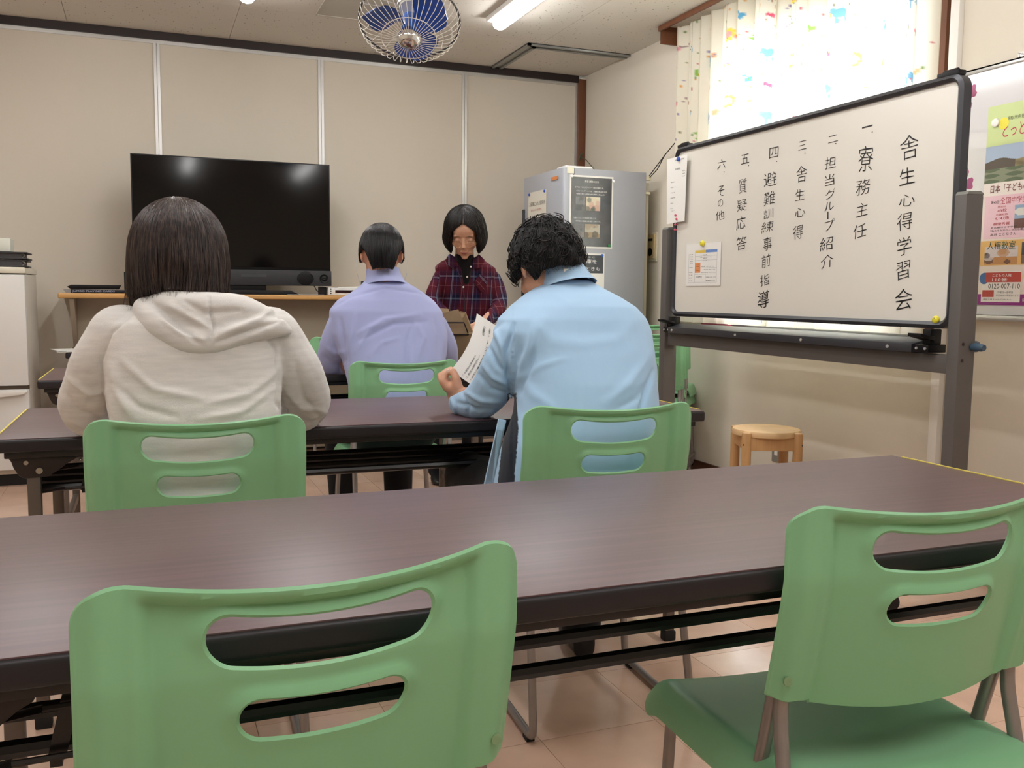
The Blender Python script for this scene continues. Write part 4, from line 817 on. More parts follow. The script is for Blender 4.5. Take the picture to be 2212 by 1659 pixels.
def land(u, v):
    h = .55+.25*math.exp(-((u-.62)/.25)**2)+.08*math.exp(-((u-.15)/.1)**2)+.03*math.sin(17*u)
    if v > h: return lin('a9bcd6')
    if v > .38: c = np.array(lin('a89a74'))*(.75+.35*math.sin(23*u+9*v)*math.sin(15*v+4*u)); return tuple(c) if u > .25 else lin('5a5048')
    return lin('5c6a52') if (math.sin(31*u)+math.sin(40*v)) > .2 else lin('858c76')
snapshot(po, F_, 0, 1-.385, 1, 1-.20, land, .0012, fine=5)
snapshot(po, F_, .275, 1-.62, .62, 1-.505, ph('8ea6c2', '6a4a44', 'e8e0d0', 8), .0014)
snapshot(po, F_, .04, 1-.795, .32, 1-.705, ph('d9cfd0', 'c08a56', '3a2a38', 9), .0014)
snapshot(po, F_, .35, 1-.795, .62, 1-.69, ph('4a4a50', '7c6a5e', 'd4dcae', 10), .0014)
magnet('magnet', Vector((PX-.002, py0-.515*.075, pz1-.74*.085)), .0165, .01, 'ebe9e6', (-1, 0, 0), 'large white round magnet at the top left corner of the poster')
t = onx(2206, 122, XR-.01)
b = MB(); b.box((XR-.004, t.y-.018, t.z-.02), (XR, t.y+.018, t.z+.02)); b.tube([(XR-.006, t.y+.006, t.z+.012), (XR-.02, t.y+.006, t.z+.012), (XR-.022, t.y-.004, t.z-.002), (XR-.012, t.y-.006, t.z-.014)], .003, 6)
tag(b.build('wall_hook', m_alu, bevel=.001), 'small metal hook plate on the wall above the wall-mounted whiteboard', 'hook')
# ---------------------------------------------------------------- cardboard box and loose papers
cb_ = empty('cardboard_box', (1.62, 4.15, .7), 'open brown cardboard box with raised flaps before the person in the plaid shirt', 'box')
mcb = mat('cardboard', 'a08a6c', .8, var=.06, vscale=20); 
bp0 = ony(955, 757, 4.02); bp1 = ony(1022, 757, 4.02); x0, x1 = bp0.x-.12, bp1.x; z0, z1 = .703, ony(990, 722, 4.02).z
MB().box((x0, 4.02, z0), (x1, 4.024, z1)).box((x0, 4.30, z0), (x1, 4.304, z1)).box((x0, 4.02, z0), (x0+.004, 4.304, z1)).box((x1-.004, 4.02, z0), (x1, 4.304, z1)).box((x0, 4.02, z0), (x1, 4.304, z0+.004)).build('box_wall', mcb, cb_)
ft = [ony(935, 722, 4.02), ony(1012, 722, 4.02), ony(990, 668, 3.99), ony(940, 680, 3.99)]
b = MB(); A = [Vector(p) for p in ft]; b._add(A+[p+Vector((0, .004, 0)) for p in A], [(0,1,2,3), (7,6,5,4), (0,1,5,4), (1,2,6,5), (2,3,7,6), (3,0,4,7)]); b.build('flap', mcb, cb_)
A = [Vector((x1, 4.02, z1)), Vector((x1, 4.30, z1)), Vector((x1+.02, 4.28, z1+.10)), Vector((x1-.03, 4.05, z1+.10))]
b = MB(); b._add(A+[p+Vector((.004, 0, 0)) for p in A], [(0,1,2,3), (7,6,5,4), (0,1,5,4), (1,2,6,5), (2,3,7,6), (3,0,4,7)]); b.build('flap', mcb, cb_)
A = [Vector((x0, 4.304, z1)), Vector((x1, 4.304, z1)), Vector((x1-.02, 4.33, z1+.11)), Vector((x0, 4.33, z1+.12))]
b = MB(); b._add(A+[p+Vector((0, .004, 0)) for p in A], [(0,1,2,3), (7,6,5,4), (0,1,5,4), (1,2,6,5), (2,3,7,6), (3,0,4,7)]); b.build('flap', mcb, cb_)
b = MB(); q = [ony(945, 697, 3.985), ony(1003, 697, 3.985), ony(1012, 720, 4.0), ony(960, 723, 4.0)]
b.tube([p+Vector((0, .006, 0)) for p in (q[0], q[1], q[2])], .0035, 5); b.tube([p+Vector((0, -.004, 0)) for p in (ony(940, 723, 4.02), ony(1012, 723, 4.02))], .003, 5); b.build('dark_marking', m_blk, cb_)
for k, (dx, dy, r) in enumerate(((0, 0, .1), (.05, .03, -.15), (-.02, .06, .3))):
    c = Vector((-.30+dx, 5.60+dy, .7025+.0022*k)); M_ = Matrix.Translation(c) @ Matrix.Rotation(r, 4, 'Z'); b = MB(); b.T = M_; b.box((-.15, -.105, 0), (.15, .105, .0015)); o = b.build('loose_paper', m_pap)
    tag(o, ['bottom', 'middle', 'top'][k]+' sheet of the loose white pile on the left end of the farthest table', 'paper', 'loose papers on the farthest table')
# ================================================================= PEOPLE
def proj(P):
    D = P-np.array([0, 0, CAMH]); z = D@_fw; return 1106+FPX*(D@_rt)/z, 829.5-FPX*(D@_up)/z
def voxel(b, vox, smooth=4, name='t'):
    me = bpy.data.meshes.new(name); me.from_pydata([tuple(v) for v in b.v], [], b.f); o = bpy.data.objects.new(name, me); COL.objects.link(o)
    m = o.modifiers.new('r', 'REMESH'); m.mode = 'VOXEL'; m.voxel_size = vox
    dg = bpy.context.evaluated_depsgraph_get(); e = o.evaluated_get(dg); m2 = e.to_mesh()
    V = np.empty(len(m2.vertices)*3); m2.vertices.foreach_get('co', V); V = V.reshape(-1, 3)
    F = np.empty(len(m2.loops), int); m2.loops.foreach_get('vertex_index', F); st = np.empty(len(m2.polygons), int); m2.polygons.foreach_get('loop_total', st)
    E = np.empty(len(m2.edges)*2, int); m2.edges.foreach_get('vertices', E); E = E.reshape(-1, 2)
    o.evaluated_get(dg).to_mesh_clear(); bpy.data.objects.remove(o); bpy.data.meshes.remove(me)
    n = len(V); deg = np.bincount(E.ravel(), minlength=n).astype(float); deg[deg == 0] = 1
    for k in range(smooth):
        for lam in (.55, -.3):
            acc = np.stack([np.bincount(E[:, 0], V[E[:, 1], c], n)+np.bincount(E[:, 1], V[E[:, 0], c], n) for c in range(3)], 1)
            V = V+lam*(acc/deg[:, None]-V)
    return V, F, st, E
def normals(V, F, st):
    if (st == 4).all():
        q = F.reshape(-1, 4); fn = np.cross(V[q[:, 2]]-V[q[:, 0]], V[q[:, 3]]-V[q[:, 1]]); N = np.zeros_like(V)
        for c in range(3):
            w = np.zeros(len(V))
            for k in range(4): w += np.bincount(q[:, k], fn[:, c], len(V))
            N[:, c] = w
    else:
        N = np.zeros_like(V); o = np.concatenate([[0], np.cumsum(st)[:-1]])
        for a, k in zip(o, st):
            f = F[a:a+k]; nn = np.cross(V[f[1]]-V[f[0]], V[f[2]]-V[f[0]]); N[f] += nn
    return N/(np.linalg.norm(N, axis=1)[:, None]+1e-12)
def emit(name, V, F, st, m, parent, color=None):
    me = bpy.data.meshes.new(name); me.vertices.add(len(V)); me.vertices.foreach_set('co', V.ravel()); me.loops.add(len(F)); me.loops.foreach_set('vertex_index', F.astype(np.int32))
    me.polygons.add(len(st)); me.polygons.foreach_set('loop_start', np.concatenate([[0], np.cumsum(st)[:-1]]).astype(np.int32)); me.polygons.foreach_set('loop_total', st.astype(np.int32))
    me.polygons.foreach_set('use_smooth', [True]*len(st)); me.update(calc_edges=True)
    if color is not None:
        ca = me.color_attributes.new('tone', 'FLOAT_COLOR', 'POINT'); ca.data.foreach_set('color', np.concatenate([color, np.ones((len(V), 1))], 1).ravel())
    return link(name, me, m, parent)
def snoise(P, scale, seed, k=14, aniso=(1, 1, 1)):
    rs = np.random.RandomState(seed); Q = P*np.array(aniso)*scale; r = np.zeros(len(P))
    for _ in range(k):
        d = rs.normal(size=3); d /= np.linalg.norm(d); r += np.sin(Q@d*rs.uniform(.7, 1.5)+rs.uniform(0, 6.28))
    return r/math.sqrt(k/2)
def fold(V, N, lst):
    """press creases / raise folds along lines (measured on the near side of the cloth)"""
    x, y = proj(V); near = ((V-np.array([0, 0, CAMH]))*N).sum(1) < 0.02; d = np.zeros(len(V))
    for pts, w, a in lst:
        p = np.array(pts, float); best = np.full(len(V), 1e9); tt = np.zeros(len(V)); L = 0; tot = np.hypot(*(p[1:]-p[:-1]).T).sum()
        for i in range(len(p)-1):
            s = p[i+1]-p[i]; l = np.hypot(*s); t = np.clip(((x-p[i, 0])*s[0]+(y-p[i, 1])*s[1])/l**2, 0, 1); q = np.hypot(x-p[i, 0]-t*s[0], y-p[i, 1]-t*s[1]); b_ = q < best; best[b_] = q[b_]; tt[b_] = (L+t[b_]*l)/tot; L += l
        env = np.sin(np.clip(tt*.9+.05, 0, 1)*math.pi)**.5
        d += 1.35*a*np.exp(-(best/(w*.85))**2)*env*near
    return V+N*d[:, None]
def torso(b, rows, n=44, ex=2.3):
    R = []
    for (py, pl, pr_, Y, hd) in rows:
        a, c = ony(pl, py, Y), ony(pr_, py, Y); C = (a+c)/2; hw = abs(c.x-a.x)/2; ph = math.atan2(C.x, C.y); hw = math.sqrt(max(hw*hw-(hd*math.tan(ph))**2*.8, (hw*.7)**2)); z = C.z; r = []
        for j in range(n):
            t = 2*math.pi*j/n; cx, sy = math.cos(t), math.sin(t)
            r.append((C.x+hw*math.copysign(abs(cx)**(2/ex), cx), C.y+hd*math.copysign(abs(sy)**(2/ex), sy), z))
        R.append(r)
    b.loft(R)
def limb(b, pts, n=16, flat=1.):
    """pts: (px,py,Y,r)"""
    P = [ony(p[0], p[1], p[2]) for p in pts]; Rr = [p[3] for p in pts]; Q = [P[0]]; R2 = [Rr[0]]
    for i in range(len(P)-1):
        for k in range(1, 5):
            t = k/4; Q.append(P[i].lerp(P[i+1], t)); R2.append(Rr[i]+(Rr[i+1]-Rr[i])*t)
    for _ in range(2): Q = [Q[0]]+[(Q[i-1]+Q[i]*2+Q[i+1])/4 for i in range(1, len(Q)-1)]+[Q[-1]]
    b.tube(Q, R2, n, flat=flat); b.ell(Q[0], (R2[0],)*3); b.ell(Q[-1], (R2[-1]*.97,)*3)
def wl(b, pts, n=16, flat=1.):
    P = [Vector(p[:3]) for p in pts]; b.tube(P, [p[3] for p in pts], n, flat=flat)
    for p in pts: b.ell(p[:3], (p[3],)*3, 14, 8)
SKIN = np.array(lin('c99475')); m_skin = mat('skin', 'd3a083', .5, attr='tone', sss=.12, bump=.05, bscale=700)
def head_shape(b, T, female=False, neck_to=None):
    bb = MB(); bb.T = T; E = bb.ell
    E((0, -.014, .032), (.075, .096, .086), 28, 18); E((0, .012, -.018), (.066, .080, .083), 24, 16)
    E((0, .030, -.070), (.046, .054, .042), 20, 12); E((0, .064, -.100), (.019, .018, .015))
    E((0, .060, .045), (.055, .034, .045))
    bb.tube([(0, .084, .022), (0, .096, .002), (0, .107, -.020), (0, .098, -.030)], [.0075, .008, .011, .009], 10); E((0, .100, -.024), (.012, .012, .009))
    for s in (-1, 1):
        E((.011*s, .093, -.028), (.0075, .008, .006)); E((.030*s, .077, .029), (.024, .012, .0075)); E((.040*s, .058, -.024), (.024, .022, .02)); E((.031*s, .0755, .004), (.0165, .013, .0115))
        R = Matrix.Rotation(s*.35, 3, 'Z') @ Matrix.Rotation(-.2, 3, 'X')
        E((.080*s, -.010, -.002), (.0065, .019, .030), 14, 10, R); E((.078*s, -.004, -.020), (.006, .011, .014), 12, 8, R); E((.084*s, -.018, .012), (.005, .013, .016), 12, 8, R)
    E((0, .0865, -.0585), (.022, .0105, .0058)); E((0, .0845, -.0685), (.018, .0105, .0068))
    bb.tube([(0, -.012, -.03), (0, -.020, -.075)], [.050, .046], 20)
    b.v += [tuple(v) for v in bb.v] if False else []
    o = len(b.v); b.v += bb.v; b.f += [tuple(i+o for i in f) for f in bb.f]; b.m += bb.m
def face_tone(V, T, C, lips='b0645c', brow='3a2a24', lash='2a201d'):
    L = (np.array(T.inverted()) @ np.concatenate([V, np.ones((len(V), 1))], 1).T).T[:, :3]; x, y, z = L.T; ax = np.abs(x)
    front = (y > .05)
    def put(m, col, k=1.): C[:] = C*(1-(m*k)[:, None])+np.array(lin(col))*(m*k)[:, None]
    put(front*np.exp(-((ax-.032)/.02)**2)*np.exp(-((z+.03)/.02)**2), 'c47f68', .35)
    put(front*np.clip(1.4-((x/.0235)**2+((z+.0635+.05*ax)/.0095)**2), 0, 1), lips, .8); put(front*(ax < .02)*np.exp(-((z+.0635)/.0014)**2), '6a302c', .8)
    put(front*np.clip(1.3-(((ax-.033)/.019)**2+((z-.030+1.2*(ax-.028)**2*14)/.0035)**2), 0, 1), brow, .75)
    put(front*np.clip(1.3-(((ax-.031)/.0145)**2+((z+.0022+(ax-.031)**2*9-.0015)/.0020)**2), 0, 1), lash, .9)
    put(front*np.clip(1.2-(((ax-.031)/.014)**2+((z-.0085+(ax-.031)**2*9)/.0012)**2), 0, 1), '8a5a48', .6)
    put(front*np.clip(1.2-(((ax-.0065)/.003)**2+((z+.0335)/.0018)**2), 0, 1), '5a3028', .7)
    return C
def hand(b, W, d, n, side, curl=(.35, .5, .4), spread=.0, k=1.):
    d = Vector(d).normalized(); n = Vector(n); n = (n-d*n.dot(d)).normalized(); l = d.cross(n)*side; W = Vector(W)
    wl(b, [(*(W-d*.02), .024*k), (*(W+d*.01), .025*k)], 14)
    for t, wd in ((.02, .026), (.05, .034), (.075, .036)):
        for q in (-.6, -.2, .2, .6): b.ell(W+d*t*k+l*(wd*q*k), (.015*k, .015*k, .015*k), 12, 8)
    for i, (off, ln, r) in enumerate(((.031, .066, .0088), (.0105, .075, .0092), (-.0105, .070, .0088), (-.030, .055, .0078))):
        p = W+d*(.078-.004*abs(i-1))*k+l*off*k; a = 0; path = [p-d*.02*k]; rr = [r*k]; dd = (d+l*off*spread*10).normalized(); path.append(p); rr.append(r*1.08*k)
        for s, c in zip((.46, .31, .23), curl): a += c; v = dd*math.cos(a)+n*math.sin(a); p = p+v*ln*s*1.15*k; path.append(p); rr.append(r*(1-.12*len(rr)*.6)*k)
        wl(b, [(*q, r_) for q, r_ in zip(path, rr)], 10)
    p0 = W+d*.018*k+l*.028*k; p1 = p0+(d*.55+l*.75+n*.35).normalized()*.036*k; p2 = p1+(d*.8+l*.3+n*.55).normalized()*.032*k; p3 = p2+(d*.85+l*.05+n*.5).normalized()*.024*k
    wl(b, [(*p0, .0155*k), (*p1, .0115*k), (*p2, .0098*k), (*p3, .0082*k)], 10)
def leg(b, hip, knee, ank, r=(.080, .056, .042)):
    wl(b, [(*hip, r[0]), (*(Vector(hip).lerp(Vector(knee), .5)), (r[0]+r[1])/2*1.03), (*knee, r[1]), (*(Vector(knee).lerp(Vector(ank), .35)), (r[1]+r[2])/2*1.06), (*ank, r[2])], 16)
def shoe(parent, A, dirv, label=None, col='131316'):
    A = Vector(A); d = Vector(dirv).normalized(); l = Vector((-d.y, d.x, 0)); R = []
    prof = [(-.062, .020, .075, .004), (-.055, .031, .085, 0), (-.02, .034, .080, 0), (.03, .037, .066, 0), (.08, .044, .052, 0), (.13, .045, .042, 0), (.168, .036, .032, .003), (.185, .016, .022, .008)]
    for (t, w_, h_, z0) in prof:
        r = []
        for j in range(20):
            a = 2*math.pi*j/20; c, s = math.cos(a), math.sin(a); r.append(Vector((A.x, A.y, 0))+d*t+l*(w_*math.copysign(abs(c)**.7, c))+Vector((0, 0, z0+(h_-z0)*(.5+.5*math.copysign(abs(s)**.7, s)))))
        R.append(r)
    b = MB(); b.loft(R); return b.build('shoe', mat('shoe_black', col, .4), parent)
m_hair = {}
def hair(parent, T, r, zt, ktip, mcol, n=1600, seed=1, wav=0., flick=0., thick=.004, curl=0., rough=.45, part=None, name='hair', jit=.02, locks=500, bulge=.035):
    rx, ry, rz = r; rs = np.random.RandomState(seed)
    def surf(th, s, k=1.):
        th = np.asarray(th, float); s = np.asarray(s, float); Z = zt(th)
        pm = np.where(Z > 0, np.arccos(np.clip(Z/rz, -1, 1)), math.pi/2)
        up = np.where(Z > 0, 1., .56); a = np.clip(s/up, 0, 1)*pm
        z = rz*np.cos(a); f = np.sin(a); t = np.clip((s-up)/(1-up+1e-9), 0, None)*(Z <= 0)
        z = np.where(t > 0, Z*t, z); kt = ktip(th); f = np.where(t > 0, 1+bulge*np.sin(np.clip(t, 0, 1)*math.pi)*(kt < 1)+(kt-1)*t**2, f)
        bump_ = 1+.012*np.sin(th*9+seed)*s+.010*np.sin(th*17+2*seed)*s
        if curl: bump_ = bump_+curl*np.sin(th*6+9*s+seed)*np.sin(11*s+th*3)+curl*.6*np.sin(th*13-14*s)
        return np.stack([np.sin(th)*f*rx*k*bump_, np.cos(th)*f*ry*k*bump_, z*k if np.isscalar(k) else z*k], -1)
    nt_, ns = 96, 40; th = np.linspace(-math.pi, math.pi, nt_, endpoint=False); s = np.linspace(0, 1, ns); TH, SS = np.meshgrid(th, s)
    A = surf(TH, SS).reshape(-1, 3); B = surf(TH, SS, .93).reshape(-1, 3)
    idx = np.arange(nt_*ns).reshape(ns, nt_); f = []; off = nt_*ns
    for i in range(ns-1):
        for j in range(nt_):
            j2 = (j+1) % nt_; q = (idx[i, j], idx[i, j2], idx[i+1, j2], idx[i+1, j]); f.append(q[::-1]); f.append(tuple(x+off for x in q))
    for j in range(nt_): j2 = (j+1) % nt_; f.append((idx[-1, j], idx[-1, j2], idx[-1, j2]+off, idx[-1, j]+off))
    b = MB(); b.T = T; b._add(np.concatenate([A, B]).tolist(), f); hb = b.build(name, mcol, parent, norm=False)
    # strands
    K = 11; V = []; Fc = []
    for i in range(n):
        t0 = rs.uniform(-math.pi, math.pi); s0 = rs.uniform(0, .45)**1.3; s1 = rs.uniform(.86, 1.0)+rs.normal()*jit*.5; ss = np.linspace(s0, s1, K); kk_ = 1+rs.uniform(.0, .022)+thick*rs.uniform(0, 1)
        tt = t0+wav*np.sin(ss*5+t0*3)*.08+rs.normal()*.05*ss
        P = surf(tt, ss, 1.)*kk_
        tip = np.clip((ss-.8)/.2, 0, 1)**2; P *= (1+flick*tip*rs.uniform(-.3, 1.))[:, None]
        if curl: u = np.linspace(0, rs.uniform(7, 13), K)+rs.uniform(0, 6); am = curl*.22*np.linspace(.3, 1, K); P = P+np.stack([np.sin(u), np.cos(u), np.sin(u*1.3)], 1)*am[:, None]*.5
        w_ = rs.uniform(.0006, .0012)*np.linspace(1, .25, K); Tn = np.gradient(P, axis=0); U = np.cross(Tn, P); U /= np.linalg.norm(U, axis=1)[:, None]+1e-9; Nn = P/np.linalg.norm(P, axis=1)[:, None]
        o = len(V)*1
        for k in range(K):
            V.append(P[k]-U[k]*w_[k]); V.append(P[k]+Nn[k]*w_[k]); V.append(P[k]+U[k]*w_[k])
        for k in range(K-1):
            a = o+3*k; Fc += [(a, a+1, a+4, a+3), (a+1, a+2, a+5, a+4)]
    b = MB(); b.T = T; b._add([tuple(v) for v in V], Fc)
    rl = np.random.RandomState(seed+50)
    for i in range(locks):
        t0 = rl.uniform(-math.pi, math.pi); a0 = rl.uniform(0, .85)**(.8 if curl else 1.); k9 = 9
        if curl:
            c0 = surf(t0, a0)*(1+rl.uniform(-.01, .05)); dn = c0/np.linalg.norm(c0); wavy = rl.rand() < .75; e1 = np.cross(dn, rl.normal(size=3)); e1 /= np.linalg.norm(e1); e2 = np.cross(dn, e1); R1 = rl.uniform(.007, .020); ph0 = rl.uniform(0, 6); u = np.linspace(0, rl.uniform(1.2, 3.6), k9); P = c0+e1*(R1*np.cos(u+ph0))[:, None]+e2*(R1*np.sin(u+ph0))[:, None]+dn*(.008*np.sin(u*.6))[:, None]+e1*(u*.002)[:, None]; rr = rl.uniform(.0009, .0021)*np.sin(np.linspace(.35, math.pi-.05, k9))**.7; fl = 1.
            if wavy: sp = np.linspace(a0, min(1.0, a0+rl.uniform(.14, .34)), k9); u = np.linspace(0, rl.uniform(3, 6), k9)+ph0; P = surf(t0+rl.uniform(.05, .11)*np.sin(u)+.10*np.sin(t0*4)*(sp-a0)*5, sp)*(1+rl.uniform(.005, .04)+rl.uniform(.01, .035)*np.sin(u*1.1+1))[:, None]
        else:
            sp = np.linspace(a0, min(1.0, a0+rl.uniform(.25, .55)), k9); P = surf(t0+rl.normal()*.08*sp, sp)*(1+rl.uniform(.0, .016)+.012*np.linspace(0, 1, k9)*rl.uniform(-.5, 1))[:, None]; rr = rl.uniform(.0025, .0055)*np.sin(np.linspace(.3, math.pi-.06, k9))**.8; fl = .4
            if a0 > .4: P[-1] += (P[-1]-P[-2])*rl.uniform(0, .7)
        q = MB(); q.tube(P.tolist(), rr.tolist(), 4 if curl else 6, flat=fl); o2 = len(b.v); b.v += [tuple(T @ Vector(v)) for v in q.v]; b.f += [tuple(x+o2 for x in f) for f in q.f]
    me = bpy.data.meshes.new('strands'); me.from_pydata(b.v, [], b.f); me.polygons.foreach_set('use_smooth', [True]*len(b.f))
    o = link('hair_strands', me, mcol, hb); o['kind'] = 'stuff'; return hb
def hmat(name, c1, c2, rough=.42):
    m = mat(name, c1, rough, spec=.35); nt = m.node_tree; N = nt.nodes; L = nt.links
    a = N.new('ShaderNodeTexNoise'); tc = N.new('ShaderNodeTexCoord'); mp = N.new('ShaderNodeMapping'); mp.inputs['Scale'].default_value = (160, 160, 9); L.new(tc.outputs['Object'], mp.inputs[0]); L.new(mp.outputs[0], a.inputs[0]); a.inputs['Scale'].default_value = 1.
    cr = N.new('ShaderNodeValToRGB'); cr.color_ramp.elements[0].color = lin(c1)+(1,); cr.color_ramp.elements[1].color = lin(c2)+(1,); cr.color_ramp.elements[0].position = .4; cr.color_ramp.elements[1].position = .62
    L.new(a.outputs['Fac'], cr.inputs[0]); L.new(cr.outputs[0], N['Principled BSDF'].inputs['Base Color']); bp = N.new('ShaderNodeBump'); bp.inputs['Strength'].default_value = .5; bp.inputs['Distance'].default_value = .002; L.new(a.outputs['Fac'], bp.inputs['Height']); L.new(bp.outputs[0], N['Principled BSDF'].inputs['Normal']); return m
def cloth_mat(name, col, rough=.8, sheen=.2, bump=.25, bscale=900, var=.0, vscale=20, stretch=None):
    return mat(name, col, rough, bump=bump, bscale=bscale, var=var, vscale=vscale, stretch=stretch, sheen=sheen, spec=.25)
def frame(C, yaw=0., pitch=0., roll=0.):
    """head frame: +Y the face, Z up; pitch>0 bows the head"""
    return Matrix.Translation(Vector(C)) @ Matrix.Rotation(yaw, 4, 'Z') @ Matrix.Rotation(-pitch, 4, 'X') @ Matrix.Rotation(roll, 4, 'Y')
m_trs = cloth_mat('trousers_black', '17171b', .8, .1)
# ---------------------------------------------------------------- 1. the person in the cream hoodie
def person_hoodie():
    c = ony(430, 900, 2.15); t = empty('person', (c.x, c.y, 0), 'person with a dark brown bob in a cream hooded sweatshirt, back turned, at the left', 'person')
    hc = ony(386, 553, 2.24); T = frame(hc, -.04, .35)
    b = MB(); head_shape(b, T); limb(b, [(395, 600, 2.20, .055), (420, 690, 2.17, .058)]); torso(b, [(695, 335, 515, 2.17, .065), (735, 275, 560, 2.17, .08), (900, 270, 570, 2.14, .09), (1060, 260, 590, 2.13, .1)])
    limb(b, [(260, 750, 2.18, .035), (180, 885, 2.31, .036), (300, 850, 2.50, .03)]); limb(b, [(580, 750, 2.18, .035), (662, 880, 2.32, .036), (600, 850, 2.52, .03)])
    hand(b, ony(300, 850, 2.50)+Vector((0, .01, .0)), (.5, .7, 0), (0, 0, -1), -1); hand(b, ony(600, 850, 2.52), (-.5, .7, 0), (0, 0, -1), 1)
    hip = ony(425, 1050, 2.15); zh = .50
    for s in (-1, 1): leg(b, (c.x+.09*s, 2.15, zh), (c.x+.12*s, 2.58, .50), (c.x+.12*s, 2.62, .09))
    V, F, st, E = voxel(b, .006, 3); C = np.tile(SKIN, (len(V), 1)); C = face_tone(V, T, C); emit('body', V, F, st, m_skin, t, C)
    # sweatshirt
    b = MB(); torso(b, [(662, 320, 535, 2.19, .075), (674, 262, 585, 2.19, .10), (700, 222, 610, 2.18, .118), (760, 222, 607, 2.165, .128), (850, 225, 606, 2.145, .132), (905, 236, 600, 2.135, .135), (1000, 235, 600, 2.13, .14), (1085, 225, 612, 2.13, .15), (1130, 225, 612, 2.14, .15)])
    limb(b, [(262, 722, 2.18, .066), (212, 800, 2.20, .064), (178, 878, 2.29, .060), (215, 905, 2.36, .052), (300, 862, 2.48, .038)])
    limb(b, [(585, 722, 2.18, .066), (636, 800, 2.20, .066), (664, 868, 2.29, .064), (640, 900, 2.37, .053), (600, 862, 2.50, .038)])
    V, F, st, E = voxel(b, .0045, 9); N = normals(V, F, st)
    w_ = snoise(V, 16, 3, aniso=(.8, .8, 1.6)); w2 = snoise(V, 34, 5, aniso=(.7, .7, 1.5)); V = V+N*(.0022*w_+.0011*w2)[:, None]
    V = fold(V, N, [([(288, 680), (240, 720), (218, 780), (222, 850), (240, 905)], 4, -.0035), ([(560, 700), (598, 760), (602, 830), (600, 900)], 4, -.004), ([(240, 790), (262, 860), (290, 905)], 14, .006), ([(265, 780), (330, 840), (430, 860)], 10, .004), ([(600, 800), (540, 850), (450, 870)], 10, .004), ([(590, 840), (520, 890), (430, 905)], 9, .004), ([(250, 830), (300, 880), (380, 900)], 8, -.004),
        ([(140, 850), (170, 890), (230, 900)], 9, -.005), ([(150, 820), (190, 850), (225, 850)], 8, .004), ([(150, 905), (190, 925), (235, 925)], 8, .004), ([(640, 790), (655, 860), (690, 900)], 9, -.005), ([(615, 840), (650, 880), (700, 890)], 8, .005), ([(625, 900), (670, 915), (715, 905)], 7, -.004), ([(598, 870), (612, 885), (610, 910)], 7, -.006)])
    emit('hooded_sweatshirt', V, F, st, mh, t)
    # hood lying on the shoulders
    b = MB()
    limb(b, [(312, 668, 2.13, .026), (345, 705, 2.085, .034), (400, 735, 2.06, .034), (455, 735, 2.06, .034), (520, 715, 2.07, .03), (590, 708, 2.09, .024), (622, 714, 2.12, .014)])
    limb(b, [(318, 660, 2.16, .028), (380, 668, 2.09, .038), (450, 672, 2.08, .040), (520, 672, 2.09, .038), (575, 690, 2.12, .026)])
    limb(b, [(380, 690, 2.09, .034), (450, 700, 2.075, .040), (530, 690, 2.09, .032)]); b.ell(ony(428, 722, 2.075), (.060, .03, .034))
    V, F, st, E = voxel(b, .004, 10); N = normals(V, F, st)
    V = V+N*(.0016*snoise(V, 38, 8))[:, None]
    V = fold(V, N, [([(450, 640), (456, 680), (462, 710), (452, 745)], 3, -.005), ([(330, 655), (385, 705), (430, 740)], 8, -.007), ([(365, 660), (420, 690), (455, 712)], 9, .006), ([(350, 690), (395, 722), (440, 735)], 6, .004), ([(470, 740), (540, 715), (600, 690)], 8, -.008), ([(480, 720), (560, 690), (590, 665)], 8, .005), ([(400, 650), (440, 675), (520, 670)], 7, -.005), ([(560, 700), (600, 690), (625, 700)], 5, .004)])
    emit('hood', V, F, st, mh, t)
    # trousers, shoes
    b = MB(); wl(b, [(c.x-.08, 2.13, .50, .11), (c.x+.08, 2.13, .50, .11)], 18)
    for s in (-1, 1): leg(b, (c.x+.09*s, 2.15, .50), (c.x+.12*s, 2.58, .505), (c.x+.12*s, 2.62, .07), (.095, .072, .058))
    V, F, st, E = voxel(b, .009, 4); emit('trousers', V, F, st, m_trs, t)
    for s in (-1, 1): shoe(t, (c.x+.12*s, 2.62, 0), (.1*s, 1, 0))
    # bob
    def zt(th): return np.where(np.abs(th) < .9, .045, -.110+.010*np.cos(th*2)-.004*np.sin(5*th))
    hair(t, frame(ony(386, 545, 2.215), -.02, .14), (.104, .122, .118), zt, lambda th: .93+.04*np.sin(3*th), hmat('hair_brown', '1c1412', '43332d', .38), 2600, 4, wav=1.2, flick=.20, thick=.014, locks=900, jit=.05)
mh = cloth_mat('hoodie_fleece', 'dddbd8', .9, .4, .4, 600, .085, 30, (.5, .5, 3.2))
person_hoodie()
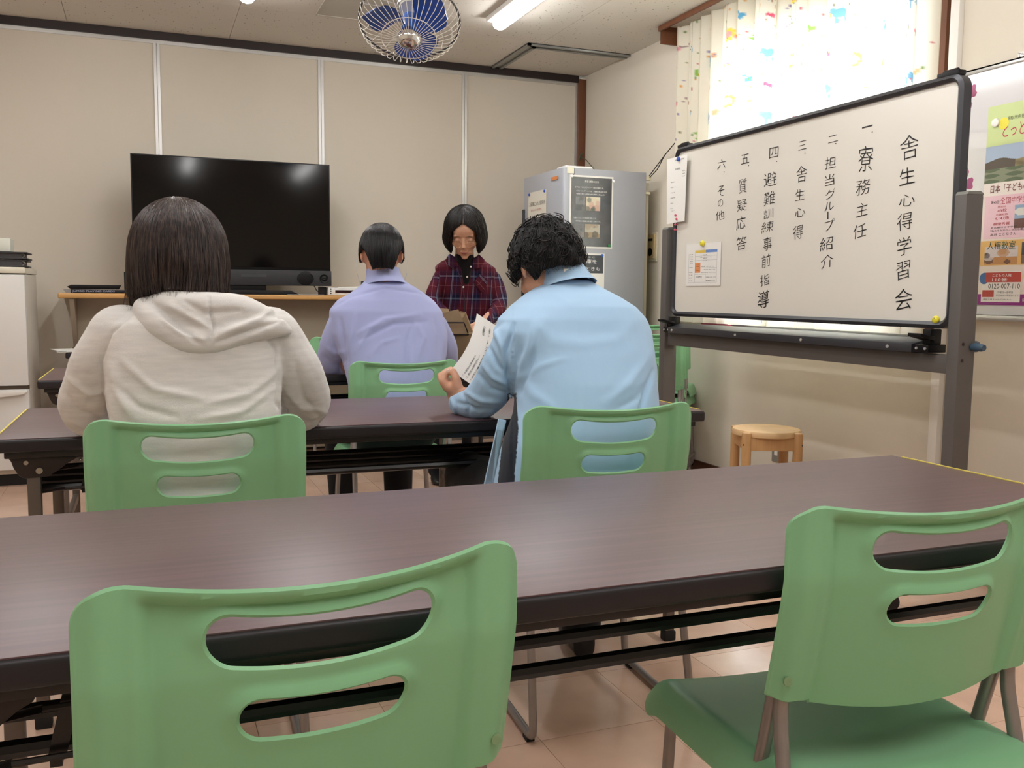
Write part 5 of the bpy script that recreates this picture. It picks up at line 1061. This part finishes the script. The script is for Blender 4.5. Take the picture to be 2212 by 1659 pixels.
# ---------------------------------------------------------------- 2. curly-haired person in the light blue shirt
def person_blue():
    c = ony(1260, 900, 2.10); t = empty('person', (c.x, c.y, 0), 'person with black curly hair in a light blue shirt, bowed over a printed sheet', 'person')
    hc = ony(1180, 578, 2.38); T = frame(hc, .06, .62, -.10); sk = .02
    b = MB(); head_shape(b, T)
    limb(b, [(1200, 605, 2.355, .048), (1224, 645, 2.31, .052)]); torso(b, [(655, 1185, 1285, 2.29, .06), (705, 1140, 1340, 2.26, .08), (900, 1150, 1390, 2.14, .1), (1030, 1160, 1400, 2.08, .11)])
    limb(b, [(1120, 750, 2.24, .034), (1075, 850, 2.33, .034), (990, 862, 2.47, .028)]); limb(b, [(1340, 760, 2.26, .034), (1375, 850, 2.40, .034), (1280, 850, 2.62, .028)])
    hand(b, ony(1280, 850, 2.62), (-.7, .5, .1), (-.3, .2, -1), 1)
    # left hand closing on the sheet: knuckles to the left, fingertips over the paper edge, thumb on this side
    wl(b, [(*ony(1000, 868, 2.475), .025), (*ony(984, 850, 2.480), .026)], 14)
    for i in range(4):
        dy = .016*i; k = ony(966-1.5*i, 836-5*i, 2.466+dy)
        wl(b, [(*ony(984, 850-2*i, 2.47+dy*.9), .018), (*ony(972-i, 838-3*i, 2.466+dy), .0175), (*k, .0145), (*ony(956-i, 824-4*i, 2.470+dy), .0122), (*ony(960+i, 810-2*i, 2.474+dy), .0108), (*ony(971+i, 801-1*i, 2.478+dy), .0095)], 10)
    wl(b, [(*ony(990, 852, 2.455), .019), (*ony(988, 834, 2.448), .0155), (*ony(985, 817, 2.450), .0125), (*ony(979, 803, 2.460), .0105)], 12)
    cx = c.x
    leg(b, (cx-.09, 2.10, .50), (cx-.16, 2.52, .50), (cx-.14, 2.60, .09)); leg(b, (cx+.08, 2.10, .50), (cx+.10, 2.50, .50), (1.16, 2.36, .10))
    V, F, st, E = voxel(b, .0048, 2); C = np.tile(np.array(lin('d39f82')), (len(V), 1)); C = face_tone(V, T, C)
    emit('body', V, F, st, m_skin, t, C)
    p = ony(968, 802, 2.468); b = MB(); b.ell(p, (.0062, .003, .0078), 12, 8, Matrix.Rotation(.5, 3, 'Y')); b.build('fingernail', mat('nail', 'e3c4b4', .25), t)
    b = MB()
    torso(b, [(603, 1186, 1272, 2.325, .056), (620, 1166, 1300, 2.315, .078), (638, 1136, 1332, 2.30, .105), (662, 1104, 1368, 2.28, .125), (688, 1074, 1390, 2.265, .135), (715, 1066, 1400, 2.25, .14), (760, 1094, 1404, 2.22, .15), (820, 1112, 1408, 2.18, .155), (880, 1110, 1412, 2.15, .155), (950, 1092, 1412, 2.12, .15), (1040, 1074, 1415, 2.10, .15), (1080, 1070, 1418, 2.10, .15)])
    limb(b, [(1112, 740, 2.235, .062), (1088, 785, 2.24, .060), (1066, 842, 2.29, .058), (1030, 872, 2.38, .050), (992, 872, 2.455, .038)])
    limb(b, [(1345, 750, 2.25, .062), (1378, 800, 2.28, .058), (1375, 860, 2.38, .055), (1290, 850, 2.58, .036)])
    V, F, st, E = voxel(b, .0045, 8); N = normals(V, F, st)
    w_ = snoise(V, 14, 13, aniso=(1, 1, 1.3)); w2 = snoise(V, 30, 15); sl_ = proj(V)[0] < 1108; V = V+N*((.0022+.002*sl_)*w_+(.0009+.0016*sl_)*w2)[:, None]
    fl_ = [([(1110, 700), (1092, 760), (1098, 820), (1106, 870)], 5, -.008), ([(1150, 700), (1140, 760), (1120, 830)], 9, .006), ([(1165, 720), (1150, 780), (1125, 850)], 6, -.005), ([(1118, 800), (1150, 850), (1200, 885)], 13, .003), ([(1400, 770), (1360, 830), (1310, 870)], 13, .003), ([(1405, 820), (1375, 860), (1330, 885)], 9, -.003), ([(1130, 790), (1160, 740), (1175, 690)], 11, .004), ([(1122, 820), (1170, 790), (1220, 775)], 8, .002), ([(1200, 640), (1230, 655), (1260, 650)], 8, .0015), ([(1150, 690), (1190, 735), (1260, 745), (1330, 735), (1370, 700)], 16, .002),
        ([(1062, 700), (1080, 740), (1098, 790)], 7, .006), ([(1055, 750), (1075, 790), (1095, 810)], 7, -.007), ([(1045, 790), (1065, 815), (1095, 830)], 6, .006), ([(1035, 810), (1060, 840), (1095, 850)], 6, -.006), ([(1010, 850), (1040, 865), (1085, 868)], 6, .006), ([(990, 870), (1030, 885), (1080, 885)], 5, -.006), ([(1000, 850), (1010, 880), (1012, 900)], 5, -.005), ([(975, 860), (982, 880), (985, 900)], 4, .004), ([(1050, 700), (1042, 760)], 5, -.004), ([(1380, 900), (1395, 850), (1410, 800)], 6, -.006)]
    V = fold(V, N, fl_); x, y = proj(V)
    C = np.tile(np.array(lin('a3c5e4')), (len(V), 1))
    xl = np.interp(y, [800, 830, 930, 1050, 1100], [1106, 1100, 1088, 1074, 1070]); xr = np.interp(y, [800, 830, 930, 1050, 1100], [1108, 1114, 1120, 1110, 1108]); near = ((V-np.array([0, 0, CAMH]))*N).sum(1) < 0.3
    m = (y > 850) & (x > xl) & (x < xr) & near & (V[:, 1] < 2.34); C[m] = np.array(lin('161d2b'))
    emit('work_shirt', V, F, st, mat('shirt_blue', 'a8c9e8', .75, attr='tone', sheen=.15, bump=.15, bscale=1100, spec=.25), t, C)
    # hanging shirt tail at the left
    b = MB(); q = [(1094, 908, 2.05), (1078, 905, 2.0), (1048, 1046, 2.02), (1064, 1050, 2.0)]; A = [ony(*q[1]), ony(*q[0]), ony(*q[3]), ony(*q[2])]
    b._add([p for p in A]+[p+Vector((0, .006, 0)) for p in A], [(0,1,2,3), (7,6,5,4), (0,1,5,4), (1,2,6,5), (2,3,7,6), (3,0,4,7)]); b.build('shirt_tail', cloth_mat('shirt_blue_plain', 'a3c5e4'), t, bevel=.002)
    # standing collar with a white label sticking out
    b = MB(); R = []
    for z_, k, dy in ((0, 1.14, -.012), (.012, 1.06, -.006), (.03, 1.0, 0), (.042, .98, .004), (.042, .93, .004), (.0, .95, 0)):
        cc = ony(1228, 618, 2.325)+Vector((-.004-z_*.3, dy+z_*.35, z_)); R.append([(cc.x+.067*k*math.cos(a), cc.y+.066*k*math.sin(a), cc.z-.022*math.sin(a)+.006*math.cos(a)) for a in np.linspace(0, 2*math.pi, 37)[:-1]])
    b.loft(R, cap=False); b.build('collar', cloth_mat('shirt_blue_plain', 'a3c5e4'), t)
    p = ony(1230, 584, 2.268); b = MB(); b.box((p.x-.017, p.y-.001, p.z-.010), (p.x+.017, p.y+.001, p.z+.004)); b.build('white_label', m_pap, t, bevel=.0008)
    b = MB(); wl(b, [(cx-.08, 2.12, .50, .115), (cx+.08, 2.12, .50, .115)], 18)
    leg(b, (cx-.09, 2.10, .50), (cx-.16, 2.52, .505), (cx-.14, 2.60, .07), (.098, .075, .06)); leg(b, (cx+.08, 2.10, .50), (cx+.10, 2.50, .505), (1.16, 2.36, .08), (.098, .075, .06))
    V, F, st, E = voxel(b, .009, 4); emit('trousers', V, F, st, m_trs, t); shoe(t, (cx-.14, 2.62, 0), (0, 1, 0)); shoe(t, (1.16, 2.36, 0), (.25, .9, 0))
    # curly hair
    def zt(th): a = np.abs(th); return np.where(a < .75, .035, np.where(a < 1.75, -.012-.02*np.sin((a-.75)*3), -.085+.006*np.cos(3*th)))
    hair(t, T @ Matrix.Translation((0, -.014, .022)), (.088, .112, .106), zt, lambda th: np.where(np.abs(th) > 1.7, .80, .97), hmat('hair_black', '090809', '1d1a1a', .5), 2400, 9, thick=.03, curl=.05, jit=.06, locks=4200)
    for s_ in (-1,):   # thin black line down the left side of the jaw
        b = MB(); b.tube([ony(1131, 640, 2.36), ony(1127, 655, 2.35), ony(1129, 668, 2.34)], .0014, 5); b.build('dark_jaw_line', m_blk, t)
person_blue()
# the sheet in that hand
def held_sheet():
    co = [ony(1030, 677, 2.56), ony(1085, 712, 2.50), ony(1045, 850, 2.44), ony(974, 800, 2.484)]; n = 10
    def S_(u, v):
        a = co[0].lerp(co[3], v); b_ = co[1].lerp(co[2], v); p = a.lerp(b_, u); return p+Vector((.010, 0, -.004))*math.sin(v*math.pi)*1.4
    t = empty('printed_sheet', tuple(co[3]), 'white printed sheet held up by the curly-haired person in light blue', 'paper'); b = MB(); V = [S_(i/n, j/n) for j in range(n+1) for i in range(n+1)]; m = len(V)
    F = [(j*(n+1)+i, j*(n+1)+i+1, (j+1)*(n+1)+i+1, (j+1)*(n+1)+i) for j in range(n) for i in range(n)]
    nn = (co[1]-co[0]).cross(co[3]-co[0]).normalized(); nn = nn if nn.dot(co[0]-Vector((0, 0, CAMH))) < 0 else -nn
    b._add(V+[p-nn*.0006 for p in V], F+[tuple(i+m for i in f)[::-1] for f in F]); b.build('sheet', m_pap, t, norm=False)
    b = MB()
    L_ = [('(案)', .30, .26, .12, .09), ('※目的 (以下「舎', .52, .10, .76, .065), ('身体 (以下「', .68, .08, .74, .06), ('この規程は寄宿舎の', .30, .60, .97, .045), ('二 舎生は規則正しい', .40, .56, .97, .05), ('(1) 起床は六時三十分', .52, .60, .97, .05), ('日課 時間を守る', .64, .62, .95, .05)]
    for s_, u0, v1, v0, w_ in [(a, u, v0_, v1_, w2_) for a, u, v0_, v1_, w2_ in L_]:
        lo, hi = min(v0, v1), max(v0, v1)
        text_on(b, s_, lambda u, v: S_(u0+w_*(1-v), hi-(hi-lo)*u)+nn*.0012, 2)
    b.build('printing', m_ink, t, smooth=False, norm=False)
held_sheet()
# ---------------------------------------------------------------- 3. person in the lavender shirt
def person_lav():
    c = ony(850, 800, 3.60); t = empty('person', (c.x, c.y, 0), 'person with straight short black hair in a lavender shirt, back turned, in the middle', 'person')
    hc = ony(824, 553, 3.80); T = frame(hc, -.18, .38)
    b = MB(); head_shape(b, T); limb(b, [(822, 590, 3.79, .052), (830, 630, 3.75, .058)])
    torso(b, [(645, 790, 880, 3.755, .06), (680, 760, 915, 3.74, .07), (780, 785, 920, 3.66, .07), (860, 800, 910, 3.64, .06)])
    limb(b, [(750, 715, 3.74, .032), (716, 795, 3.85, .032), (757, 795, 4.0, .03)]); limb(b, [(930, 715, 3.745, .032), (960, 790, 3.88, .032), (930, 785, 3.97, .03)])
    hand(b, ony(753, 795, 4.0), (.35, .8, .25), (.6, -.2, -.6), -1, (.2, .3, .3)); hand(b, ony(930, 785, 3.97), (-.5, .7, 0), (0, 0, -1), 1)
    leg(b, (c.x-.09, 3.60, .50), (c.x-.14, 4.0, .50), (c.x-.12, 4.02, .09)); leg(b, (c.x+.09, 3.60, .50), (c.x+.12, 4.0, .50), (c.x+.11, 3.95, .09))
    V, F, st, E = voxel(b, .006, 2); C = np.tile(np.array(lin('cf9a80')), (len(V), 1)); emit('body', V, F, st, m_skin, t, face_tone(V, T, C))
    b = MB(); torso(b, [(602, 792, 868, 3.785, .062), (618, 778, 888, 3.775, .08), (634, 758, 912, 3.77, .095), (650, 730, 936, 3.76, .11), (672, 714, 955, 3.745, .122), (720, 716, 962, 3.72, .13), (770, 734, 960, 3.69, .135), (830, 755, 952, 3.65, .135), (900, 760, 950, 3.62, .14)])
    limb(b, [(740, 705, 3.74, .058), (723, 745, 3.77, .058), (709, 788, 3.84, .054), (722, 808, 3.92, .048), (752, 800, 3.99, .036)])
    limb(b, [(938, 705, 3.745, .058), (955, 745, 3.78, .056), (964, 790, 3.87, .053), (930, 790, 3.98, .036)])
    V, F, st, E = voxel(b, .005, 8); N = normals(V, F, st)
    V = V+N*(.003*snoise(V, 17, 23, aniso=(.8, .8, 1.4))+.0013*snoise(V, 36, 25))[:, None]
    V = fold(V, N, [(q, w*1.7, a*.75) for q, w, a in [([(722, 662), (760, 640), (830, 622), (905, 632), (945, 655)], 2.5, -.005), ([(735, 690), (742, 740), (748, 790)], 4, -.010), ([(775, 720), (830, 690), (905, 680)], 4, .006), ([(780, 735), (850, 700), (920, 695)], 3.5, -.006), ([(770, 760), (800, 710), (850, 690)], 4, .006), ([(765, 680), (760, 720), (752, 760)], 4, .006), ([(880, 790), (878, 740), (890, 700)], 3, -.005), ([(900, 780), (915, 730), (900, 700)], 4, .005), ([(950, 770), (948, 720), (938, 690)], 4, -.007), ([(700, 770), (720, 790), (745, 780)], 4, -.007), ([(705, 750), (725, 765), (742, 760)], 4, .006), ([(800, 770), (825, 740), (860, 730)], 3.5, .004)]])
    emit('shirt', V, F, st, cloth_mat('shirt_lavender', 'a6aedb', .75, .15), t)
    b = MB(); R = []
    for z_, k, dy in ((-.016, 1.2, -.014), (.0, 1.14, -.006), (.026, 1.0, 0), (.046, .98, .006), (.046, .92, .006), (.0, .95, 0)):
        cc = ony(830, 608, 3.785)+Vector((0, dy+z_*.35, z_)); R.append([(cc.x+.072*k*math.cos(a), cc.y+.070*k*math.sin(a), cc.z-.018*math.sin(a)) for a in np.linspace(0, 2*math.pi, 33)[:-1]])
    b.loft(R, cap=False); b.build('collar', cloth_mat('shirt_lavender', 'a6aedb', .75, .15), t)
    b = MB(); wl(b, [(c.x-.08, 3.60, .50, .11), (c.x+.08, 3.60, .50, .11)], 18)
    leg(b, (c.x-.09, 3.60, .50), (c.x-.14, 4.0, .505), (c.x-.12, 4.02, .07), (.094, .072, .06)); leg(b, (c.x+.09, 3.60, .50), (c.x+.12, 4.0, .505), (c.x+.11, 3.95, .07), (.094, .072, .06))
    V, F, st, E = voxel(b, .010, 4); emit('trousers', V, F, st, m_trs, t); shoe(t, (c.x-.12, 4.02, 0), (-.1, 1, 0)); shoe(t, (c.x+.11, 3.95, 0), (.1, 1, 0))
    def zt(th): a = np.abs(th); return np.where(a < .7, .03, np.where(a < 1.95, -.018-.025*np.exp(-((a-1.25)/.3)**2), -.020-.095*sm(1.95, 2.5, a)))
    hair(t, T @ Matrix.Translation((0, -.014, .022)), (.091, .112, .107), zt, lambda th: np.where(np.abs(th) > 1.9, .70, 1.0), hmat('hair_black_straight', '0a0a0c', '1e1d22', .36), 2200, 14, thick=.012, flick=.03, wav=.8)
    b = MB()
    for px, s_ in ((772, -1), (878, 1)): b.tube([ony(px+2*s_, 560, 3.78), ony(px+1*s_, 590, 3.76), ony(px-6*s_, 612, 3.80)], .0011, 5)
    b.build('mask_loop', mat('mask_loop', 'c9cdd6', .6), t)
person_lav()
# ---------------------------------------------------------------- 4. the standing person in the plaid shirt, facing us
mp_ = bpy.data.materials.new('plaid_flannel'); mp_.use_nodes = True; nt = mp_.node_tree; N = nt.nodes; L = nt.links; pb = N['Principled BSDF']; pb.inputs['Roughness'].default_value = .85; pb.inputs['Specular IOR Level'].default_value = .2
at_ = N.new('ShaderNodeAttribute'); at_.attribute_name = 'weave'; sx = N.new('ShaderNodeSeparateXYZ'); L.new(at_.outputs['Vector'], sx.inputs[0])
def stripes(out, period, ramps):
    m1 = N.new('ShaderNodeMath'); m1.operation = 'MULTIPLY'; m1.inputs[1].default_value = 1/period; L.new(out, m1.inputs[0]); m2 = N.new('ShaderNodeMath'); m2.operation = 'FRACT'; L.new(m1.outputs[0], m2.inputs[0])
    cr = N.new('ShaderNodeValToRGB'); cr.color_ramp.interpolation = 'CONSTANT'; e = cr.color_ramp.elements
    while len(e) > 1: e.remove(e[0])
    e[0].position = 0; e[0].color = lin(ramps[0][1])+(1,)
    for p, c_ in ramps[1:]: q = e.new(p); q.color = lin(c_)+(1,)
    L.new(m2.outputs[0], cr.inputs[0]); return cr.outputs[0]
R_, B_, Wt, Pk = '521726', '171531', '8b93ab', '94656f'
vx = stripes(sx.outputs[0], .112, [(0, R_), (.16, Pk), (.18, R_), (.34, B_), (.40, Wt), (.43, B_), (.455, Wt), (.47, B_), (.60, '33406f'), (.64, B_), (.80, R_), (.86, Pk), (.88, R_)])
vz = stripes(sx.outputs[2], .118, [(0, R_), (.12, Pk), (.14, R_), (.30, '451a38'), (.45, B_), (.52, Wt), (.54, B_), (.565, Wt), (.585, B_), (.72, '3a1a38'), (.80, R_)])
mxx = N.new('ShaderNodeMix'); mxx.data_type = 'RGBA'; mxx.inputs[0].default_value = .5; L.new(vx, mxx.inputs[6]); L.new(vz, mxx.inputs[7]); L.new(mxx.outputs[2], pb.inputs['Base Color'])
def person_plaid():
    YS = 4.72; c = ony(1005, 640, YS); t = empty('person', (c.x, 4.85, 0), 'standing person with black bob and glasses in a red and navy plaid shirt, looking down', 'person')
    hc = ony(1004, 504, 4.60); T = frame(hc, math.pi-.40, .58)
    b = MB(); head_shape(b, T); limb(b, [(1004, 520, 4.66, .046), (1003, 560, 4.72, .052)])
    torso(b, [(572, 980, 1030, 4.76, .04), (600, 960, 1050, 4.78, .06), (700, 965, 1048, 4.82, .08), (800, 958, 1055, 4.86, .09)])
    limb(b, [(952, 590, 4.76, .028), (933, 655, 4.71, .026), (985, 700, 4.50, .024)]); limb(b, [(1063, 590, 4.76, .028), (1079, 662, 4.71, .026), (1040, 700, 4.50, .024)])
    hand(b, ony(985, 702, 4.49), (.3, -.8, -.3), (.3, 0, -1), 1); hand(b, ony(1038, 702, 4.49), (-.3, -.8, -.3), (-.3, 0, -1), -1)
    for s in (-1, 1): leg(b, (c.x+.09*s, 4.88, .80), (c.x+.10*s, 4.84, .46), (c.x+.10*s, 4.90, .08), (.078, .052, .038))
    V, F, st, E = voxel(b, .0036, 4); C = np.tile(np.array(lin('c79a80')), (len(V), 1)); emit('body', V, F, st, m_skin, t, face_tone(V, T, C, 'a8605a', '30241f'))
    b = MB(); torso(b, [(556, 975, 1034, 4.74, .055), (566, 955, 1053, 4.745, .075), (577, 940, 1070, 4.75, .09), (590, 940, 1072, 4.755, .095), (610, 948, 1066, 4.76, .10), (660, 950, 1064, 4.79, .10), (720, 950, 1064, 4.83, .105), (775, 946, 1068, 4.87, .11)])
    limb(b, [(949, 600, 4.75, .040), (938, 628, 4.74, .044), (930, 658, 4.70, .043), (975, 695, 4.53, .034)]); limb(b, [(1064, 600, 4.75, .040), (1076, 630, 4.74, .044), (1080, 665, 4.70, .043), (1048, 700, 4.53, .034)])
    V, F, st, E = voxel(b, .0055, 6); N_ = normals(V, F, st); V = V+N_*(.0028*snoise(V, 18, 33)+.001*snoise(V, 40, 34))[:, None]
    x, y = proj(V); me_col = np.stack([V[:, 0]-c.x+.02, V[:, 1], V[:, 2]], 1)
    ls = np.interp(y, [560, 700], [950, 945]); rs_ = np.interp(y, [560, 700], [1062, 1064])
    for m, (a0, b0) in (((x < ls), (ony(947, 582, 4.75), ony(930, 658, 4.70))), ((x > rs_), (ony(1067, 582, 4.75), ony(1080, 665, 4.70)))):
        d = np.array((b0-a0).normalized()); a0 = np.array(a0); l = np.cross(d, [0, 1, 0]); l /= np.linalg.norm(l); W_ = V-a0; me_col[m, 0] = (W_@l)[m]+.035; me_col[m, 2] = -(W_@d)[m]
    o = emit('plaid_shirt', V, F, st, mp_, t, None); a = o.data.attributes.new('weave', 'FLOAT_VECTOR', 'POINT'); a.data.foreach_set('vector', me_col.ravel())
    # dark high-neck top showing in the open placket, collar wings, pocket, buttons
    b = MB(); limb(b, [(1003, 556, 4.70, .052), (1003, 578, 4.70, .045), (1006, 606, 4.685, .026)]); V, F, st, E = voxel(b, .004, 4); emit('high_neck_top', V, F, st, cloth_mat('knit_black', '0d0b10', .9), t)
    fy = 4.655
    for s, pts in ((-1, [(972, 548), (985, 556), (990, 574), (974, 580), (964, 562)]), (1, [(1036, 550), (1022, 560), (1022, 582), (1038, 578), (1048, 562)])):
        A = [ony(px, py, fy-.004) for px, py in pts]; b = MB(); k = len(A); b._add(A+[p+Vector((0, .02, 0)) for p in A], [tuple(range(k)), tuple(range(k, 2*k))[::-1]]+[(i, (i+1) % k, k+(i+1) % k, k+i) for i in range(k)]); o = b.build('collar_wing', mp_, t, bevel=.002); a = o.data.attributes.new('weave', 'FLOAT_VECTOR', 'POINT'); a.data.foreach_set('vector', np.array([(v.co.x-c.x+.05, 0, v.co.z) for v in o.data.vertices]).ravel())
    b = MB(); b.tube([ony(988, 580, fy), ony(1000, 620, fy+.0), ony(1003, 640, fy+.005), ony(1004, 700, fy+.03)], .004, 6, flat=.6); b.build('placket', cloth_mat('placket_dark', '2a1c30', .9), t)
    for px, py in ((1017, 576), (1009, 598), (1001, 620)):
        p = ony(px, py, fy-.012); b = MB(); b.disc(p, .0052, (0, -1, 0), .002, 14); b.build('button', mat('button_pearl', 'd9d2cc', .25), t)
    A = [ony(px, py, fy-.006+.012*(i > 1)) for i, (px, py) in enumerate(((1038, 592), (1054, 604), (1048, 626), (1040, 632), (1024, 610)))]; b = MB(); k = len(A); b._add(A+[p+Vector((0, .02, 0)) for p in A], [tuple(range(k)), tuple(range(k, 2*k))[::-1]]+[(i, (i+1) % k, k+(i+1) % k, k+i) for i in range(k)]); o = b.build('pocket', mp_, t, bevel=.0015)
    a = o.data.attributes.new('weave', 'FLOAT_VECTOR', 'POINT'); a.data.foreach_set('vector', np.array([((v.co.x-c.x)*.7+v.co.z*.7, 0, v.co.z*.7-(v.co.x-c.x)*.7) for v in o.data.vertices]).ravel())
    b = MB(); wl(b, [(c.x-.06, 4.88, .80, .105), (c.x+.06, 4.88, .80, .105)], 18)
    for s in (-1, 1): leg(b, (c.x+.08*s, 4.88, .78), (c.x+.10*s, 4.84, .46), (c.x+.10*s, 4.90, .06), (.098, .07, .055))
    V, F, st, E = voxel(b, .010, 4); emit('trousers', V, F, st, m_trs, t)
    for s in (-1, 1): shoe(t, (c.x+.10*s, 4.90, 0), (.2*s, -1, 0))
    # hair: centre parting, bob falling beside the face
    def zt(th):
        a = np.abs(th); return np.where(a < .62, .080-.050*(a/.62)**1.2, np.where(a < .80, .032-.135*sm(.62, .80, a), -.103-.010*np.sin(a)))
    hb = hair(t, T @ Matrix.Translation((0, -.014, .022)), (.108, .114, .120), zt, lambda th: np.where(np.abs(th) < 1.7, .86, .90), hmat('hair_black_bob', '080707', '191514', .42), 2200, 21, thick=.012, wav=.8, bulge=.09, locks=700)
    def at(x_, y_, z_): return T @ Vector((x_, y_, z_))
    b = MB(); b.tube([T @ Vector((0, -.014+.116*math.sin(.10+.10*k), .022+.1225*math.cos(.10+.10*k))) for k in range(9)], .0012, 5); b.build('parting', mat('parting_skin', '9c8a80', .6), t)
    # glasses
    mgl = mat('glasses_gold', 'd8b890', .25, .8)
    b = MB()
    for s in (-1, 1):
        b.tube([at(s*.031+.0205*math.cos(a), .102-.004*abs(math.cos(a))-(.010 if s*math.cos(a) > 0 else 0)*abs(math.cos(a)), -.010+.0145*math.sin(a)) for a in np.linspace(0, 2*math.pi, 25)[:-1]], .0009, 5, closed=True)
        b.tube([at(s*.052, .088, -.004), at(s*.066, .06, .0), at(s*.078, .0, .003)], .0011, 5)
    b.tube([at(-.011, .103, -.006), at(0, .107, -.003), at(.011, .103, -.006)], .0011, 5); b.build('glasses', mgl, t)
    b = MB(); b.tube([at(-.078, .01, .003), at(-.082, .012, -.05), at(-.074, .03, -.10), at(-.06, .03, -.118), at(-.085, .01, -.10)], .0013, 5); b.build('glasses_chain', mat('chain_pearl', 'cfc4bb', .3), t)
person_plaid()
# clean-up: nothing hidden left behind
